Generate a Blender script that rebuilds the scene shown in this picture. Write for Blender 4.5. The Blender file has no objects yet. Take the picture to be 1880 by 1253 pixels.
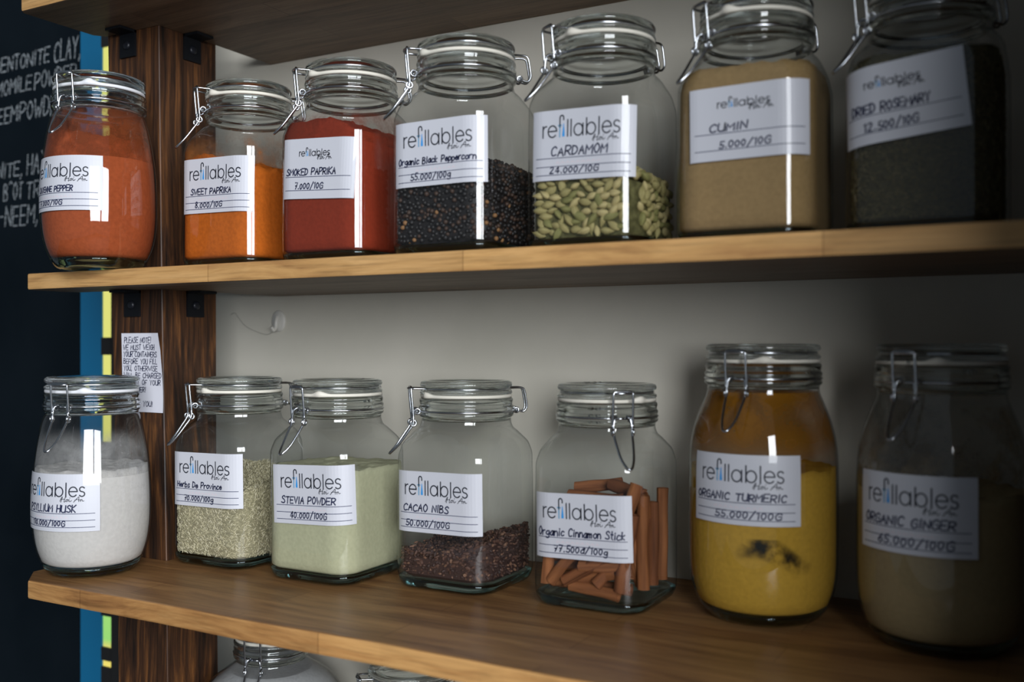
import bpy, bmesh, math, random
from mathutils import Vector, Matrix

random.seed(7)
sc = bpy.context.scene
COL = sc.collection
PI = math.pi
R_ = math.radians

# ------------------------------------------------------------------ camera
CZ = 1.35
CAMY = -1.0149
cam_d = bpy.data.cameras.new('camera')
cam = bpy.data.objects.new('camera', cam_d)
COL.objects.link(cam)
cam.location = (0, CAMY, CZ)
cam.rotation_euler = (PI / 2, 0, R_(29.065))
cam_d.sensor_width = 36
cam_d.lens = 35.0
cam_d.shift_y = 6.5 / 1880
cam_d.clip_start = 0.02
cam_d.dof.use_dof = True
cam_d.dof.focus_distance = 1.09
cam_d.dof.aperture_fstop = 3.6
sc.camera = cam

# ------------------------------------------------------------------ world, lights, exposure
w = bpy.data.worlds.new('room_air')
sc.world = w
w.use_nodes = True
w.node_tree.nodes['Background'].inputs[0].default_value = (0.72, 0.86, 1.0, 1)
w.node_tree.nodes['Background'].inputs[1].default_value = 0.125

def area(name, loc, target, sx, sy, power, color):
    ld = bpy.data.lights.new(name, 'AREA')
    ld.shape = 'RECTANGLE'; ld.size = sx; ld.size_y = sy
    ld.energy = power; ld.color = color
    o = bpy.data.objects.new(name, ld); COL.objects.link(o)
    o.location = loc
    o.rotation_euler = (Vector(target) - Vector(loc)).to_track_quat('-Z', 'Y').to_euler()
    return o

# daylight through the wide shop window behind and to the right of the camera
WC = Vector((2.45, -2.95, CZ + 0.70)); WA = Vector((-0.45, -0.15, CZ))
wdir = (WA - WC).normalized(); wside = wdir.cross(Vector((0, 0, 1))).normalized()
for off, wd_ in ((-0.62, 1.50), (0.83, 1.10)):          # two panes either side of a mullion
    p_ = WC + wside * off
    area('window_daylight', tuple(p_), tuple(p_ + wdir), wd_, 1.7, 250 * wd_ / 2.75, (0.93, 0.96, 1.0))
sc.view_settings.view_transform = 'Standard'
sc.view_settings.look = 'None'
sc.view_settings.gamma = 1.0
sc.view_settings.use_curve_mapping = False
sc.view_settings.exposure = 0.17
try:
    sc.cycles.use_denoising = True
    sc.cycles.transparent_max_bounces = 40
    sc.cycles.max_bounces = 14
    sc.cycles.transmission_bounces = 12
    sc.cycles.glossy_bounces = 6
    sc.cycles.diffuse_bounces = 3
    sc.cycles.sample_clamp_indirect = 4.0
except Exception:
    pass

# ------------------------------------------------------------------ levels of the shelves
ZUB = 1.72696            # underside of the top shelf
ZMT, ZMB = 1.4336, 1.4146
ZLT, ZLB = 1.1007, 1.0812
ZFT, ZFB = 0.7776, 0.7581

# ------------------------------------------------------------------ materials
def newmat(name):
    m = bpy.data.materials.new(name); m.use_nodes = True
    nt = m.node_tree; nt.nodes.clear()
    out = nt.nodes.new('ShaderNodeOutputMaterial')
    return m, nt, out

def N(nt, typ, **kw):
    n = nt.nodes.new(typ)
    for k, v in kw.items():
        if k.startswith('i_'):
            n.inputs[k[2:].replace('_', ' ')].default_value = v
        else:
            setattr(n, k, v)
    return n

def ramp(nt, stops):
    r = nt.nodes.new('ShaderNodeValToRGB')
    el = r.color_ramp.elements
    while len(el) < len(stops): el.new(0.5)
    for e, (p, c) in zip(el, stops):
        e.position = p
        e.color = (c[0], c[1], c[2], 1) if hasattr(c, '__len__') else (c, c, c, 1)
    return r

def coords(nt, scale=(1, 1, 1)):
    t = nt.nodes.new('ShaderNodeTexCoord')
    mp = nt.nodes.new('ShaderNodeMapping')
    mp.inputs['Scale'].default_value = scale
    nt.links.new(t.outputs['Object'], mp.inputs['Vector'])
    return mp.outputs[0]

def plain(name, col, rough=0.6, metal=0.0, coat=0.0, spec=0.5):
    m, nt, out = newmat(name)
    b = N(nt, 'ShaderNodeBsdfPrincipled')
    b.inputs['Base Color'].default_value = (*col, 1)
    b.inputs['Roughness'].default_value = rough
    b.inputs['Metallic'].default_value = metal
    b.inputs['Coat Weight'].default_value = coat
    b.inputs['Coat Roughness'].default_value = 0.04
    b.inputs['Specular IOR Level'].default_value = spec
    nt.links.new(b.outputs[0], out.inputs[0])
    return m

def mottled(name, stops, scale=60, rough=0.9, bump=0.3, detail=6, stretch=(1, 1, 1), dist=0.002, spec=0.2, scale2=None, amt2=0.35):
    m, nt, out = newmat(name)
    v = coords(nt, stretch)
    n = N(nt, 'ShaderNodeTexNoise'); n.inputs['Scale'].default_value = scale; n.inputs['Detail'].default_value = detail
    nt.links.new(v, n.inputs['Vector'])
    fac = n.outputs['Fac']
    if scale2:
        n2 = N(nt, 'ShaderNodeTexNoise'); n2.inputs['Scale'].default_value = scale2; n2.inputs['Detail'].default_value = 3
        nt.links.new(v, n2.inputs['Vector'])
        mx = N(nt, 'ShaderNodeMix'); mx.data_type = 'FLOAT'; mx.inputs[0].default_value = amt2
        nt.links.new(n.outputs['Fac'], mx.inputs[2]); nt.links.new(n2.outputs['Fac'], mx.inputs[3])
        fac = mx.outputs[0]
    r = ramp(nt, stops); nt.links.new(fac, r.inputs[0])
    b = N(nt, 'ShaderNodeBsdfPrincipled')
    b.inputs['Roughness'].default_value = rough
    b.inputs['Specular IOR Level'].default_value = spec
    nt.links.new(r.outputs[0], b.inputs['Base Color'])
    if bump:
        bp = N(nt, 'ShaderNodeBump'); bp.inputs['Strength'].default_value = bump; bp.inputs['Distance'].default_value = dist
        nt.links.new(n.outputs['Fac'], bp.inputs['Height']); nt.links.new(bp.outputs[0], b.inputs['Normal'])
    nt.links.new(b.outputs[0], out.inputs[0])
    return m

def wood(name, light, mid, dark, axis='X', blocks=True, rough=0.5, seed=0.0, grain=1.0, spec=0.35, cross=34, lo=0.28, hi=0.7):
    """finger-jointed plank: long staves along the axis, each a little different, with fine grain"""
    m, nt, out = newmat(name)
    t = N(nt, 'ShaderNodeTexCoord')
    mp = N(nt, 'ShaderNodeMapping'); mp.inputs['Location'].default_value = (seed, seed * 0.37, seed * 0.71)
    if axis == 'Z':
        mp.inputs['Rotation'].default_value = (0, PI / 2, 0)
    nt.links.new(t.outputs['Object'], mp.inputs[0])
    st = N(nt, 'ShaderNodeMapping'); st.inputs['Scale'].default_value = (3.0, cross, cross)
    nt.links.new(mp.outputs[0], st.inputs[0])
    wob = N(nt, 'ShaderNodeTexNoise'); wob.inputs['Scale'].default_value = 5; wob.inputs['Detail'].default_value = 2
    nt.links.new(mp.outputs[0], wob.inputs[0])
    add = N(nt, 'ShaderNodeVectorMath', operation='MULTIPLY_ADD')
    nt.links.new(wob.outputs['Color'], add.inputs[0]); add.inputs[1].default_value = (0.5, 1.6, 1.6)
    nt.links.new(st.outputs[0], add.inputs[2])
    n1 = N(nt, 'ShaderNodeTexNoise'); n1.inputs['Scale'].default_value = 1.6; n1.inputs['Detail'].default_value = 8; n1.inputs['Roughness'].default_value = 0.65
    nt.links.new(add.outputs[0], n1.inputs[0])
    st2 = N(nt, 'ShaderNodeMapping'); st2.inputs['Scale'].default_value = (14, 420, 420)
    nt.links.new(mp.outputs[0], st2.inputs[0])
    n2 = N(nt, 'ShaderNodeTexNoise'); n2.inputs['Scale'].default_value = 1.0; n2.inputs['Detail'].default_value = 3
    nt.links.new(st2.outputs[0], n2.inputs[0])
    r = ramp(nt, [(lo, dark), ((lo + hi) / 2, mid), (hi, light)])
    nt.links.new(n1.outputs['Fac'], r.inputs[0])
    pores = N(nt, 'ShaderNodeMix'); pores.data_type = 'RGBA'; pores.blend_type = 'MULTIPLY'
    pr = ramp(nt, [(0.30, 0.55), (0.5, 1.0)]); nt.links.new(n2.outputs['Fac'], pr.inputs[0])
    pores.inputs[0].default_value = 0.6 * grain
    nt.links.new(r.outputs[0], pores.inputs[6]); nt.links.new(pr.outputs[0], pores.inputs[7])
    col = pores.outputs[2]
    if blocks:
        br = N(nt, 'ShaderNodeTexBrick'); br.inputs['Scale'].default_value = 1.0
        br.inputs['Brick Width'].default_value = 0.31; br.inputs['Row Height'].default_value = 0.047
        br.inputs['Mortar Size'].default_value = 0.0007; br.inputs['Color1'].default_value = (1.12, 1.1, 1.06, 1)
        br.inputs['Color2'].default_value = (0.74, 0.72, 0.70, 1); br.inputs['Mortar'].default_value = (0.55, 0.5, 0.45, 1)
        br.inputs['Bias'].default_value = 0.0
        nt.links.new(mp.outputs[0], br.inputs['Vector'])
        mx = N(nt, 'ShaderNodeMix'); mx.data_type = 'RGBA'; mx.blend_type = 'MULTIPLY'; mx.inputs[0].default_value = 0.75
        nt.links.new(col, mx.inputs[6]); nt.links.new(br.outputs[0], mx.inputs[7])
        col = mx.outputs[2]
    b = N(nt, 'ShaderNodeBsdfPrincipled'); b.inputs['Roughness'].default_value = rough
    b.inputs['Specular IOR Level'].default_value = spec
    nt.links.new(col, b.inputs['Base Color'])
    bp = N(nt, 'ShaderNodeBump'); bp.inputs['Strength'].default_value = 0.25; bp.inputs['Distance'].default_value = 0.001
    nt.links.new(n1.outputs['Fac'], bp.inputs['Height']); nt.links.new(bp.outputs[0], b.inputs['Normal'])
    nt.links.new(b.outputs[0], out.inputs[0])
    return m

def thin_glass(name, tint=(0.935, 0.945, 0.945), edge=(0.36, 0.40, 0.40)):
    m, nt, out = newmat(name)
    # Schlick reflectance of a thin pane, the same from both sides
    lf = N(nt, 'ShaderNodeLayerWeight'); lf.inputs[0].default_value = 0.5
    pw = N(nt, 'ShaderNodeMath', operation='POWER'); nt.links.new(lf.outputs['Facing'], pw.inputs[0]); pw.inputs[1].default_value = 5.0
    mul = N(nt, 'ShaderNodeMath', operation='MULTIPLY_ADD'); mul.use_clamp = True
    nt.links.new(pw.outputs[0], mul.inputs[0]); mul.inputs[1].default_value = 0.85; mul.inputs[2].default_value = 0.065
    lw = N(nt, 'ShaderNodeLayerWeight'); lw.inputs[0].default_value = 0.5
    r = ramp(nt, [(0.0, tint), (0.70, tint), (0.90, tuple(0.5 * (p + q) for p, q in zip(tint, edge))), (1.0, edge)])
    nt.links.new(lw.outputs['Facing'], r.inputs[0])
    tr = N(nt, 'ShaderNodeBsdfTransparent'); nt.links.new(r.outputs[0], tr.inputs[0])
    gl = N(nt, 'ShaderNodeBsdfGlossy'); gl.inputs['Roughness'].default_value = 0.03
    mix = N(nt, 'ShaderNodeMixShader')
    nt.links.new(mul.outputs[0], mix.inputs[0]); nt.links.new(tr.outputs[0], mix.inputs[1]); nt.links.new(gl.outputs[0], mix.inputs[2])
    nt.links.new(mix.outputs[0], out.inputs[0])
    return m

def real_glass(name, col=(0.9, 0.95, 0.93)):
    m, nt, out = newmat(name)
    g = N(nt, 'ShaderNodeBsdfGlass'); g.inputs['Color'].default_value = (*col, 1)
    g.inputs['IOR'].default_value = 1.5; g.inputs['Roughness'].default_value = 0.015
    nt.links.new(g.outputs[0], out.inputs[0])
    return m

def film(name, col, lo=0.45, hi=0.62, scale=55, amount=0.8, scale2=14):
    """patchy powder clinging to the inside of the glass"""
    m, nt, out = newmat(name)
    v = coords(nt)
    n = N(nt, 'ShaderNodeTexNoise'); n.inputs['Scale'].default_value = scale; n.inputs['Detail'].default_value = 8; n.inputs['Roughness'].default_value = 0.7
    n2 = N(nt, 'ShaderNodeTexNoise'); n2.inputs['Scale'].default_value = scale2; n2.inputs['Detail'].default_value = 3
    nt.links.new(v, n.inputs[0]); nt.links.new(v, n2.inputs[0])
    mx = N(nt, 'ShaderNodeMix'); mx.data_type = 'FLOAT'; mx.inputs[0].default_value = 0.6
    nt.links.new(n.outputs['Fac'], mx.inputs[2]); nt.links.new(n2.outputs['Fac'], mx.inputs[3])
    r = ramp(nt, [(lo, 0.0), (hi, amount)])
    nt.links.new(mx.outputs[0], r.inputs[0])
    at = N(nt, 'ShaderNodeAttribute'); at.attribute_name = 'cover'
    mu = N(nt, 'ShaderNodeMath', operation='MULTIPLY')
    nt.links.new(r.outputs[0], mu.inputs[0]); nt.links.new(at.outputs['Fac'], mu.inputs[1])
    tr = N(nt, 'ShaderNodeBsdfTransparent')
    df = N(nt, 'ShaderNodeBsdfDiffuse'); df.inputs[0].default_value = (*col, 1)
    tl = N(nt, 'ShaderNodeBsdfTranslucent'); tl.inputs[0].default_value = (*col, 1)
    ms = N(nt, 'ShaderNodeMixShader'); ms.inputs[0].default_value = 0.35
    nt.links.new(df.outputs[0], ms.inputs[1]); nt.links.new(tl.outputs[0], ms.inputs[2])
    mix = N(nt, 'ShaderNodeMixShader')
    nt.links.new(mu.outputs[0], mix.inputs[0]); nt.links.new(tr.outputs[0], mix.inputs[1]); nt.links.new(ms.outputs[0], mix.inputs[2])
    nt.links.new(mix.outputs[0], out.inputs[0])
    return m

M = {}
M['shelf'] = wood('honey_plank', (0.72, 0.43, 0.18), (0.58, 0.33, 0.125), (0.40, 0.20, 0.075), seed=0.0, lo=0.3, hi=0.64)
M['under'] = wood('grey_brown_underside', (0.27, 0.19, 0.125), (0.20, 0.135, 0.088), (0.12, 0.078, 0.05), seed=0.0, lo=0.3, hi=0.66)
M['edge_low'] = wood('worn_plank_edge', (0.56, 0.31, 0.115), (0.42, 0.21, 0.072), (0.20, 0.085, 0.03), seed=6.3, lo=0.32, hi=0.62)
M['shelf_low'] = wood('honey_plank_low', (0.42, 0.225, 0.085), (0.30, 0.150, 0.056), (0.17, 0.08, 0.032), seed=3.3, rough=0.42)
M['post'] = wood('dark_post', (0.165, 0.066, 0.020), (0.052, 0.022, 0.010), (0.012, 0.007, 0.005), axis='Z', blocks=False, rough=0.5, seed=1.7, grain=1.3, cross=72, lo=0.36, hi=0.68)
M['panel'] = wood('dark_panel', (0.12, 0.06, 0.03), (0.07, 0.035, 0.018), (0.03, 0.016, 0.01), axis='Z', blocks=False, rough=0.6, seed=5.1)
M['wall'] = mottled('wall_plaster', [(0.3, (0.57, 0.545, 0.465)), (0.7, (0.68, 0.645, 0.56))], scale=5, rough=0.8, bump=0.05, detail=4)
M['floor'] = mottled('concrete_floor', [(0.3, (0.045, 0.042, 0.040)), (0.7, (0.065, 0.062, 0.058))], scale=4, rough=0.7, bump=0.1)
M['board'] = mottled('chalkboard_paint', [(0.35, (0.0045, 0.0085, 0.0125)), (0.75, (0.008, 0.013, 0.018))], scale=6, rough=0.95, bump=0.0, spec=0.06)
M['blue'] = plain('blue_paint', (0.006, 0.17, 0.36), 0.5)
M['black_frame'] = plain('dark_frame', (0.012, 0.012, 0.013), 0.7)
M['bracket'] = plain('black_steel', (0.004, 0.005, 0.007), 0.55, 0.0, spec=0.25)
M['screw'] = plain('screw_steel', (0.012, 0.014, 0.02), 0.4, 0.3)
M['steel'] = plain('zinc_wire', (0.50, 0.52, 0.55), 0.22, 1.0)
M['glass'] = thin_glass('jar_glass')
M['glass_solid'] = real_glass('thick_glass', (0.80, 0.90, 0.90))
M['lid_glass'] = real_glass('lid_glass', (0.975, 0.99, 0.985))
M['gasket'] = plain('cream_rubber', (0.80, 0.76, 0.66), 0.55)
M['gasket_white'] = plain('white_rubber', (0.80, 0.81, 0.84), 0.5)
M['paper'] = plain('label_paper', (0.60, 0.61, 0.665), 0.45, coat=0.35)
M['note'] = plain('note_paper', (0.70, 0.70, 0.77), 0.8)
M['ink'] = plain('navy_ink', (0.012, 0.018, 0.06), 0.6)
M['rule'] = plain('rule_ink', (0.03, 0.04, 0.10), 0.6)
M['logo'] = plain('logo_ink', (0.014, 0.018, 0.03), 0.6)
M['drop'] = plain('blue_drop', (0.03, 0.30, 0.72), 0.6)
M['pale_blue'] = plain('pale_blue_ink', (0.16, 0.36, 0.55), 0.6)
M['pink'] = plain('pink_print', (0.80, 0.58, 0.62), 0.6)
M['hookwhite'] = plain('milky_plastic', (0.62, 0.60, 0.55), 0.35)
M['crackdark'] = plain('grey_thread', (0.16, 0.15, 0.13), 0.9)

def chalk_mat():
    m, nt, out = newmat('chalk')
    v = coords(nt)
    n = N(nt, 'ShaderNodeTexNoise'); n.inputs['Scale'].default_value = 420; n.inputs['Detail'].default_value = 4
    nt.links.new(v, n.inputs[0])
    r = ramp(nt, [(0.35, 0.12), (0.66, 0.80)]); nt.links.new(n.outputs['Fac'], r.inputs[0])
    tr = N(nt, 'ShaderNodeBsdfTransparent'); df = N(nt, 'ShaderNodeBsdfDiffuse'); df.inputs[0].default_value = (0.62, 0.68, 0.72, 1)
    mix = N(nt, 'ShaderNodeMixShader')
    nt.links.new(r.outputs[0], mix.inputs[0]); nt.links.new(tr.outputs[0], mix.inputs[1]); nt.links.new(df.outputs[0], mix.inputs[2])
    nt.links.new(mix.outputs[0], out.inputs[0])
    return m
M['chalk'] = chalk_mat()

def lit_pane():
    m, nt, out = newmat('lit_pane')
    v = coords(nt)
    sp = N(nt, 'ShaderNodeSeparateXYZ'); nt.links.new(v, sp.inputs[0])
    mr = N(nt, 'ShaderNodeMapRange'); mr.inputs[1].default_value = 0.86; mr.inputs[2].default_value = 1.18
    nt.links.new(sp.outputs[2], mr.inputs[0])
    r = ramp(nt, [(0.0, (0.80, 0.66, 0.14)), (0.10, (0.66, 0.60, 0.16)), (0.14, (0.28, 0.62, 0.16)), (0.6, (0.38, 0.62, 0.17)), (1.0, (0.66, 0.66, 0.18))])
    nt.links.new(mr.outputs[0], r.inputs[0])
    e = N(nt, 'ShaderNodeEmission'); e.inputs[1].default_value = 1.0
    nt.links.new(r.outputs[0], e.inputs[0]); nt.links.new(e.outputs[0], out.inputs[0])
    return m
M['lit'] = lit_pane()

def powder(name, col, var=0.75, scale=260):
    d = tuple(c * var for c in col)
    return mottled(name, [(0.36, d), (0.62, col)], scale=scale, rough=0.95, bump=0.5, dist=0.0008, spec=0.1, scale2=22, amt2=0.35)

# ------------------------------------------------------------------ mesh helpers
class MB:
    def __init__(self):
        self.v = []; self.f = []; self.m = []
    def add(self, vs, fs, mat=0):
        o = len(self.v)
        self.v += [tuple(p) for p in vs]
        for f in fs:
            self.f.append(tuple(i + o for i in f)); self.m.append(mat)
    def grid(self, rows, mat=0, closed=True, flip=False):
        """rows: rings with equal counts"""
        o = len(self.v); n = len(rows[0])
        for r in rows: self.v += [tuple(p) for p in r]
        for i in range(len(rows) - 1):
            for j in range(n if closed else n - 1):
                k = (j + 1) % n
                q = (o + i * n + j, o + i * n + k, o + (i + 1) * n + k, o + (i + 1) * n + j)
                self.f.append(q[::-1] if flip else q); self.m.append(mat)
        return o
    def cap(self, ring_start, n, mat=0, flip=False):
        f = tuple(range(ring_start, ring_start + n))
        self.f.append(f if flip else f[::-1]); self.m.append(mat)
    def box(self, x0, x1, y0, y1, z0, z1, mat=0):
        vs = [(x, y, z) for z in (z0, z1) for y in (y0, y1) for x in (x0, x1)]
        self.add(vs, [(0, 2, 3, 1), (4, 5, 7, 6), (0, 1, 5, 4), (2, 6, 7, 3), (0, 4, 6, 2), (1, 3, 7, 5)], mat)
    def tube(self, pts, r, closed=False, n=8, mat=0):
        pts = [Vector(p) for p in pts]
        if not closed:
            q = [pts[0]]
            for p in pts[1:]:
                if (p - q[-1]).length > 1e-6: q.append(p)
            pts = q
        L = len(pts); rings = []
        up = None
        for i in range(L):
            a = pts[(i - 1) % L] if (closed or i > 0) else pts[i]
            b = pts[(i + 1) % L] if (closed or i < L - 1) else pts[i]
            t = (b - a).normalized()
            if up is None:
                up = Vector((0, 0, 1)) if abs(t.z) < 0.9 else Vector((1, 0, 0))
            u = (up - t * up.dot(t))
            if u.length < 1e-6: u = t.orthogonal()
            u.normalize(); up = u; s = t.cross(u)
            rr = r(i / (L - 1)) if callable(r) else r
            rings.append([pts[i] + (u * math.cos(2 * PI * k / n) + s * math.sin(2 * PI * k / n)) * rr for k in range(n)])
        if closed:
            # close with the start ring matched to the smallest twist
            f = rings[0]; last = rings[-1]
            best = min(range(n), key=lambda k: (f[k] - last[0]).length)
            rings.append([f[(k + best) % n] for k in range(n)])
        o = self.grid(rings, mat)
        if not closed:
            self.cap(o, n, mat); self.cap(o + (len(rings) - 1) * n, n, mat, flip=True)
    def mesh(self, name, mats, smooth=True):
        me = bpy.data.meshes.new(name)
        me.from_pydata(self.v, [], self.f)
        for mt in mats: me.materials.append(mt)
        if len(mats) > 1:
            me.polygons.foreach_set('material_index', self.m)
        if smooth:
            me.polygons.foreach_set('use_smooth', [True] * len(me.polygons))
        me.update()
        return me

def link(name, me, parent=None, loc=(0, 0, 0), rotz=0.0):
    o = bpy.data.objects.new(name, me)
    COL.objects.link(o)
    o.location = loc; o.rotation_euler = (0, 0, rotz)
    if parent: o.parent = parent
    return o

def tag(o, label=None, cat=None, group=None, kind=None):
    if label: o['label'] = label
    if cat: o['category'] = cat
    if group: o['group'] = group
    if kind: o['kind'] = kind
    return o

def empty(name, loc, rotz=0.0):
    o = bpy.data.objects.new(name, None); COL.objects.link(o)
    o.location = loc; o.rotation_euler = (0, 0, rotz); o.empty_display_size = 0.03
    return o

def smooth_path(pts, sub=5, closed=False):
    P = [Vector(p) for p in pts]; n = len(P); out = []
    rng = n if closed else n - 1
    for i in range(rng):
        p0 = P[(i - 1) % n] if (closed or i > 0) else P[i]
        p1 = P[i]; p2 = P[(i + 1) % n]
        p3 = P[(i + 2) % n] if (closed or i + 2 < n) else p2
        for k in range(sub):
            t = k / sub
            out.append(0.5 * ((2 * p1) + (p2 - p0) * t + (2 * p0 - 5 * p1 + 4 * p2 - p3) * t * t + (3 * p1 - p0 - 3 * p2 + p3) * t ** 3))
    if not closed: out.append(P[-1])
    return out

def auto_smooth(me, ang=40):
    try:
        me.set_sharp_from_angle(angle=R_(ang))
    except Exception:
        pass

def vnoise(x, y, z=0.0):
    from mathutils import noise
    return noise.noise(Vector((x, y, z)))

# ------------------------------------------------------------------ the setting
def struct(name, mb, mat, smooth=False):
    o = link(name, mb.mesh(name, [mat], smooth)); o['kind'] = 'structure'
    return o

b = MB(); b.box(-4.2, 3.4, -4.6, 1.2, -0.06, 0.0); struct('floor', b, M['floor'])
b = MB(); b.box(-1.215, 0.3, 0.0, 0.10, 0.0, 2.75); struct('wall_back', b, M['wall'])
b = MB(); b.box(0.105, 0.20, -0.61, 0.0, 0.0, 2.6); struct('added_shade_panel', b, M['panel'])  # unseen panel, added to keep the daylight off the right end of the shelves
b = MB(); b.box(-1.3225, -1.2740, 0.0, 0.06, 0.0, 2.6); struct('trim_1', b, M['blue'])        # blue jamb
b = MB(); b.box(-4.0, -1.325, 0.075, 0.13, 0.0, 2.75); struct('wall_left', b, M['black_frame'])
# slit window between the blue jamb and the plastered wall
wf = MB()
wf.box(-1.2535, -1.215, 0.0, 0.06, 0.0, 2.6)
def zpx(y, d=1.4): return CZ + (633 - y) / 1828 * d
for (za, zb) in ((zpx(652, 1.50), zpx(620, 1.50)), (zpx(1132, 1.50), zpx(812, 1.50)), (zpx(1214, 1.50), zpx(1190, 1.50)), (0.0, zpx(1226, 1.50)), (zpx(85, 1.50), 2.6)):
    wf.box(-1.2740, -1.2535, -0.0015, 0.05, za, zb)
wo = struct('window_1', wf, M['black_frame'])
pm = MB(); pm.box(-1.2735, -1.2535, 0.002, 0.006, 0.2, 2.4)
pane = link('pane', pm.mesh('pane', [M['lit']], False), wo)

# chalkboard with its writing
GL = {
'A':(6,"03 3d 63|17 57"),'B':(6,"03 0d|~0d 3d 5b 39 08|~08 48 65 43 03"),'C':(6,"~6b 4d 1b 08 14 33 64"),
'D':(6,"03 0d|~0d 4c 68 44 03"),'E':(6,"6d 0d 03 63|08 58"),'F':(6,"6d 0d 03|08 48"),'G':(6,"~6b 4d 1b 08 14 33 64|64 68 38"),
'H':(6,"03 0d|63 6d|08 68"),'I':(2,"13 1d"),'J':(5,"4d 45 23 05"),'K':(6,"03 0d|6d 08 63"),'L':(5,"0d 03 53"),'M':(7,"03 0d 37 7d 73"),
'N':(6,"03 0d 63 6d"),'O':(6,"~3d 1b 08 15 33 55 68 5b 3d"),'P':(6,"03 0d|~0d 4d 6b 48 07"),'R':(6,"03 0d|~0d 4d 6b 48 07|28 63"),
'S':(6,"~6b 4d 1b 29 48 65 43 04"),'T':(6,"0d 6d|3d 33"),'U':(6,"~0d 05 33 65 6d|6d 63"),'V':(6,"0d 33 6d"),'W':(8,"0d 23 49 63 8d"),
'X':(6,"03 6d|0d 63"),'Y':(6,"0d 38 6d|38 33"),'Z':(6,"0d 6d 03 63"),
'0':(5,"~2c 0a 06 23 46 4a 2c"),'1':(3,"0b 2d 23"),'2':(5,"~0b 2d 4b 38 03|03 53"),'3':(5,"~0c 3d 4a 28|~28 56 34 03"),
'4':(6,"4d 43|4d 06 66"),'5':(5,"5d 1d 18|~18 48 55 33 04"),'6':(5,"~4d 18 05 33 56 38 06"),'7':(5,"0d 5d 23|18 48"),'8':(5,"~28 0b 2d 4b 28 05 23 55 28"),'9':(5,"~4b 2d 0b 28 4b|4b 33"),
'.':(2,"13 14"),',':(2,"~14 13 01"),'/':(5,"02 5e"),'!':(2,"1d 16|13 14"),'-':(4,"08 38"),
'a':(5,"~58 39 17 05 23 45 59|59 53"),'b':(5,"0d 03|~07 39 56 33 04"),'c':(5,"~58 29 05 23 54"),'d':(5,"5d 53|~58 29 05 23 55"),
'e':(5,"06 56|~56 39 06 23 54"),'f':(4,"~4c 2d 19 13|08 38"),'g':(5,"~59 29 06 34 57|~59 51 20 01"),'h':(5,"0d 03|~07 39 56 53"),'i':(2,"19 13|1b 1c"),
'k':(5,"0d 03|49 06 43"),'l':(2,"1d 13"),'m':(7,"03 09|~07 29 36 33|~37 59 66 63"),'n':(5,"03 09|~07 39 56 53"),'o':(5,"~39 07 14 33 55 58 39"),
'p':(5,"09 00|~08 39 56 33 04"),'r':(4,"09 03|~07 29 49"),'s':(4,"~48 29 17 35 43 03"),'t':(4,"2d 24 43|09 49"),'u':(5,"~09 04 33 55|59 53"),'v':(5,"09 23 59"),
'w':(7,"09 13 38 53 79"),'y':(5,"09 33|59 10"),'đ':(5,"5d 53|~58 29 05 23 55|3b 6b"),'~':(6,"~0b 3d 3b 6d"),'`':(3,"1f 3d"),'^':(4,"0e 2g 4e"),
' ':(4,""),
}
def parse_glyph(s):
    out = []
    for st in s.split('|'):
        st = st.strip()
        if not st: continue
        sm = st[0] == '~'
        if sm: st = st[1:]
        pts = [(int(p[0], 36), int(p[1], 36) - 3) for p in st.split()]
        if sm and len(pts) > 2:
            pts = [(q[0], q[1]) for q in smooth_path([(x, y, 0) for x, y in pts], 3)]
        out.append(pts)
    return out
GLYPH = {k: (v[0], parse_glyph(v[1])) for k, v in GL.items()}

def text_strokes(s, x0, y0, cap, width=None, slant=0.12, jit=0.35, seed=1, gap=2.0, squash=1.0):
    """polylines of a line of handwriting; cap = capital height; width = fit the whole line to it"""
    rnd = random.Random(seed); out = []; x = 0.0; k = cap / 10
    for ch in s:
        wd, strokes = GLYPH.get(ch, GLYPH[' '])
        dy = rnd.uniform(-jit, jit); sx = rnd.uniform(0.92, 1.08); sy = rnd.uniform(0.93, 1.07)
        for st in strokes:
            out.append([(x + px * sx + slant * py * sy, py * sy + dy) for px, py in st])
        x += wd * sx + gap
    tot = x - gap
    kx = (width / tot) if width else k * squash
    return [[(x0 + px * kx, y0 + py * k) for px, py in st] for st in out]

def ribbon(mb, pts, wd, mat, fn, off):
    fine = [pts[0]]
    for p in pts[1:]:
        q = fine[-1]; d = math.hypot(p[0] - q[0], p[1] - q[1]); k = max(1, int(d / 0.0026))
        if k > 14: k = 1
        fine += [(q[0] + (p[0] - q[0]) * i / k, q[1] + (p[1] - q[1]) * i / k) for i in range(1, k + 1)]
    pts = fine
    n = len(pts)
    if n < 2: return
    vs = []
    for i in range(n):
        a = pts[max(0, i - 1)]; c = pts[min(n - 1, i + 1)]
        dx, dy = c[0] - a[0], c[1] - a[1]; l = math.hypot(dx, dy) or 1e-9
        nx, ny = -dy / l * wd / 2, dx / l * wd / 2
        ex = 0.0
        if i == 0: ex = -wd * 0.35
        if i == n - 1: ex = wd * 0.35
        px, py = pts[i][0] + dx / l * ex, pts[i][1] + dy / l * ex
        vs.append(fn(px + nx, py + ny, off)); vs.append(fn(px - nx, py - ny, off))
    mb.add(vs, [(2 * i, 2 * i + 1, 2 * i + 3, 2 * i + 2) for i in range(n - 1)], mat)

bd = MB(); bd.box(-3.2, -1.3235, 0.0, 0.025, 0.25, 2.45)
board = link('chalkboard', bd.mesh('chalkboard', [M['board']], False))
tag(board, 'black chalkboard with white chalk writing left of the blue jamb', 'chalkboard')
cm = MB()
chalk_fn = lambda u, v, o: (u, -o, v)
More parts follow.
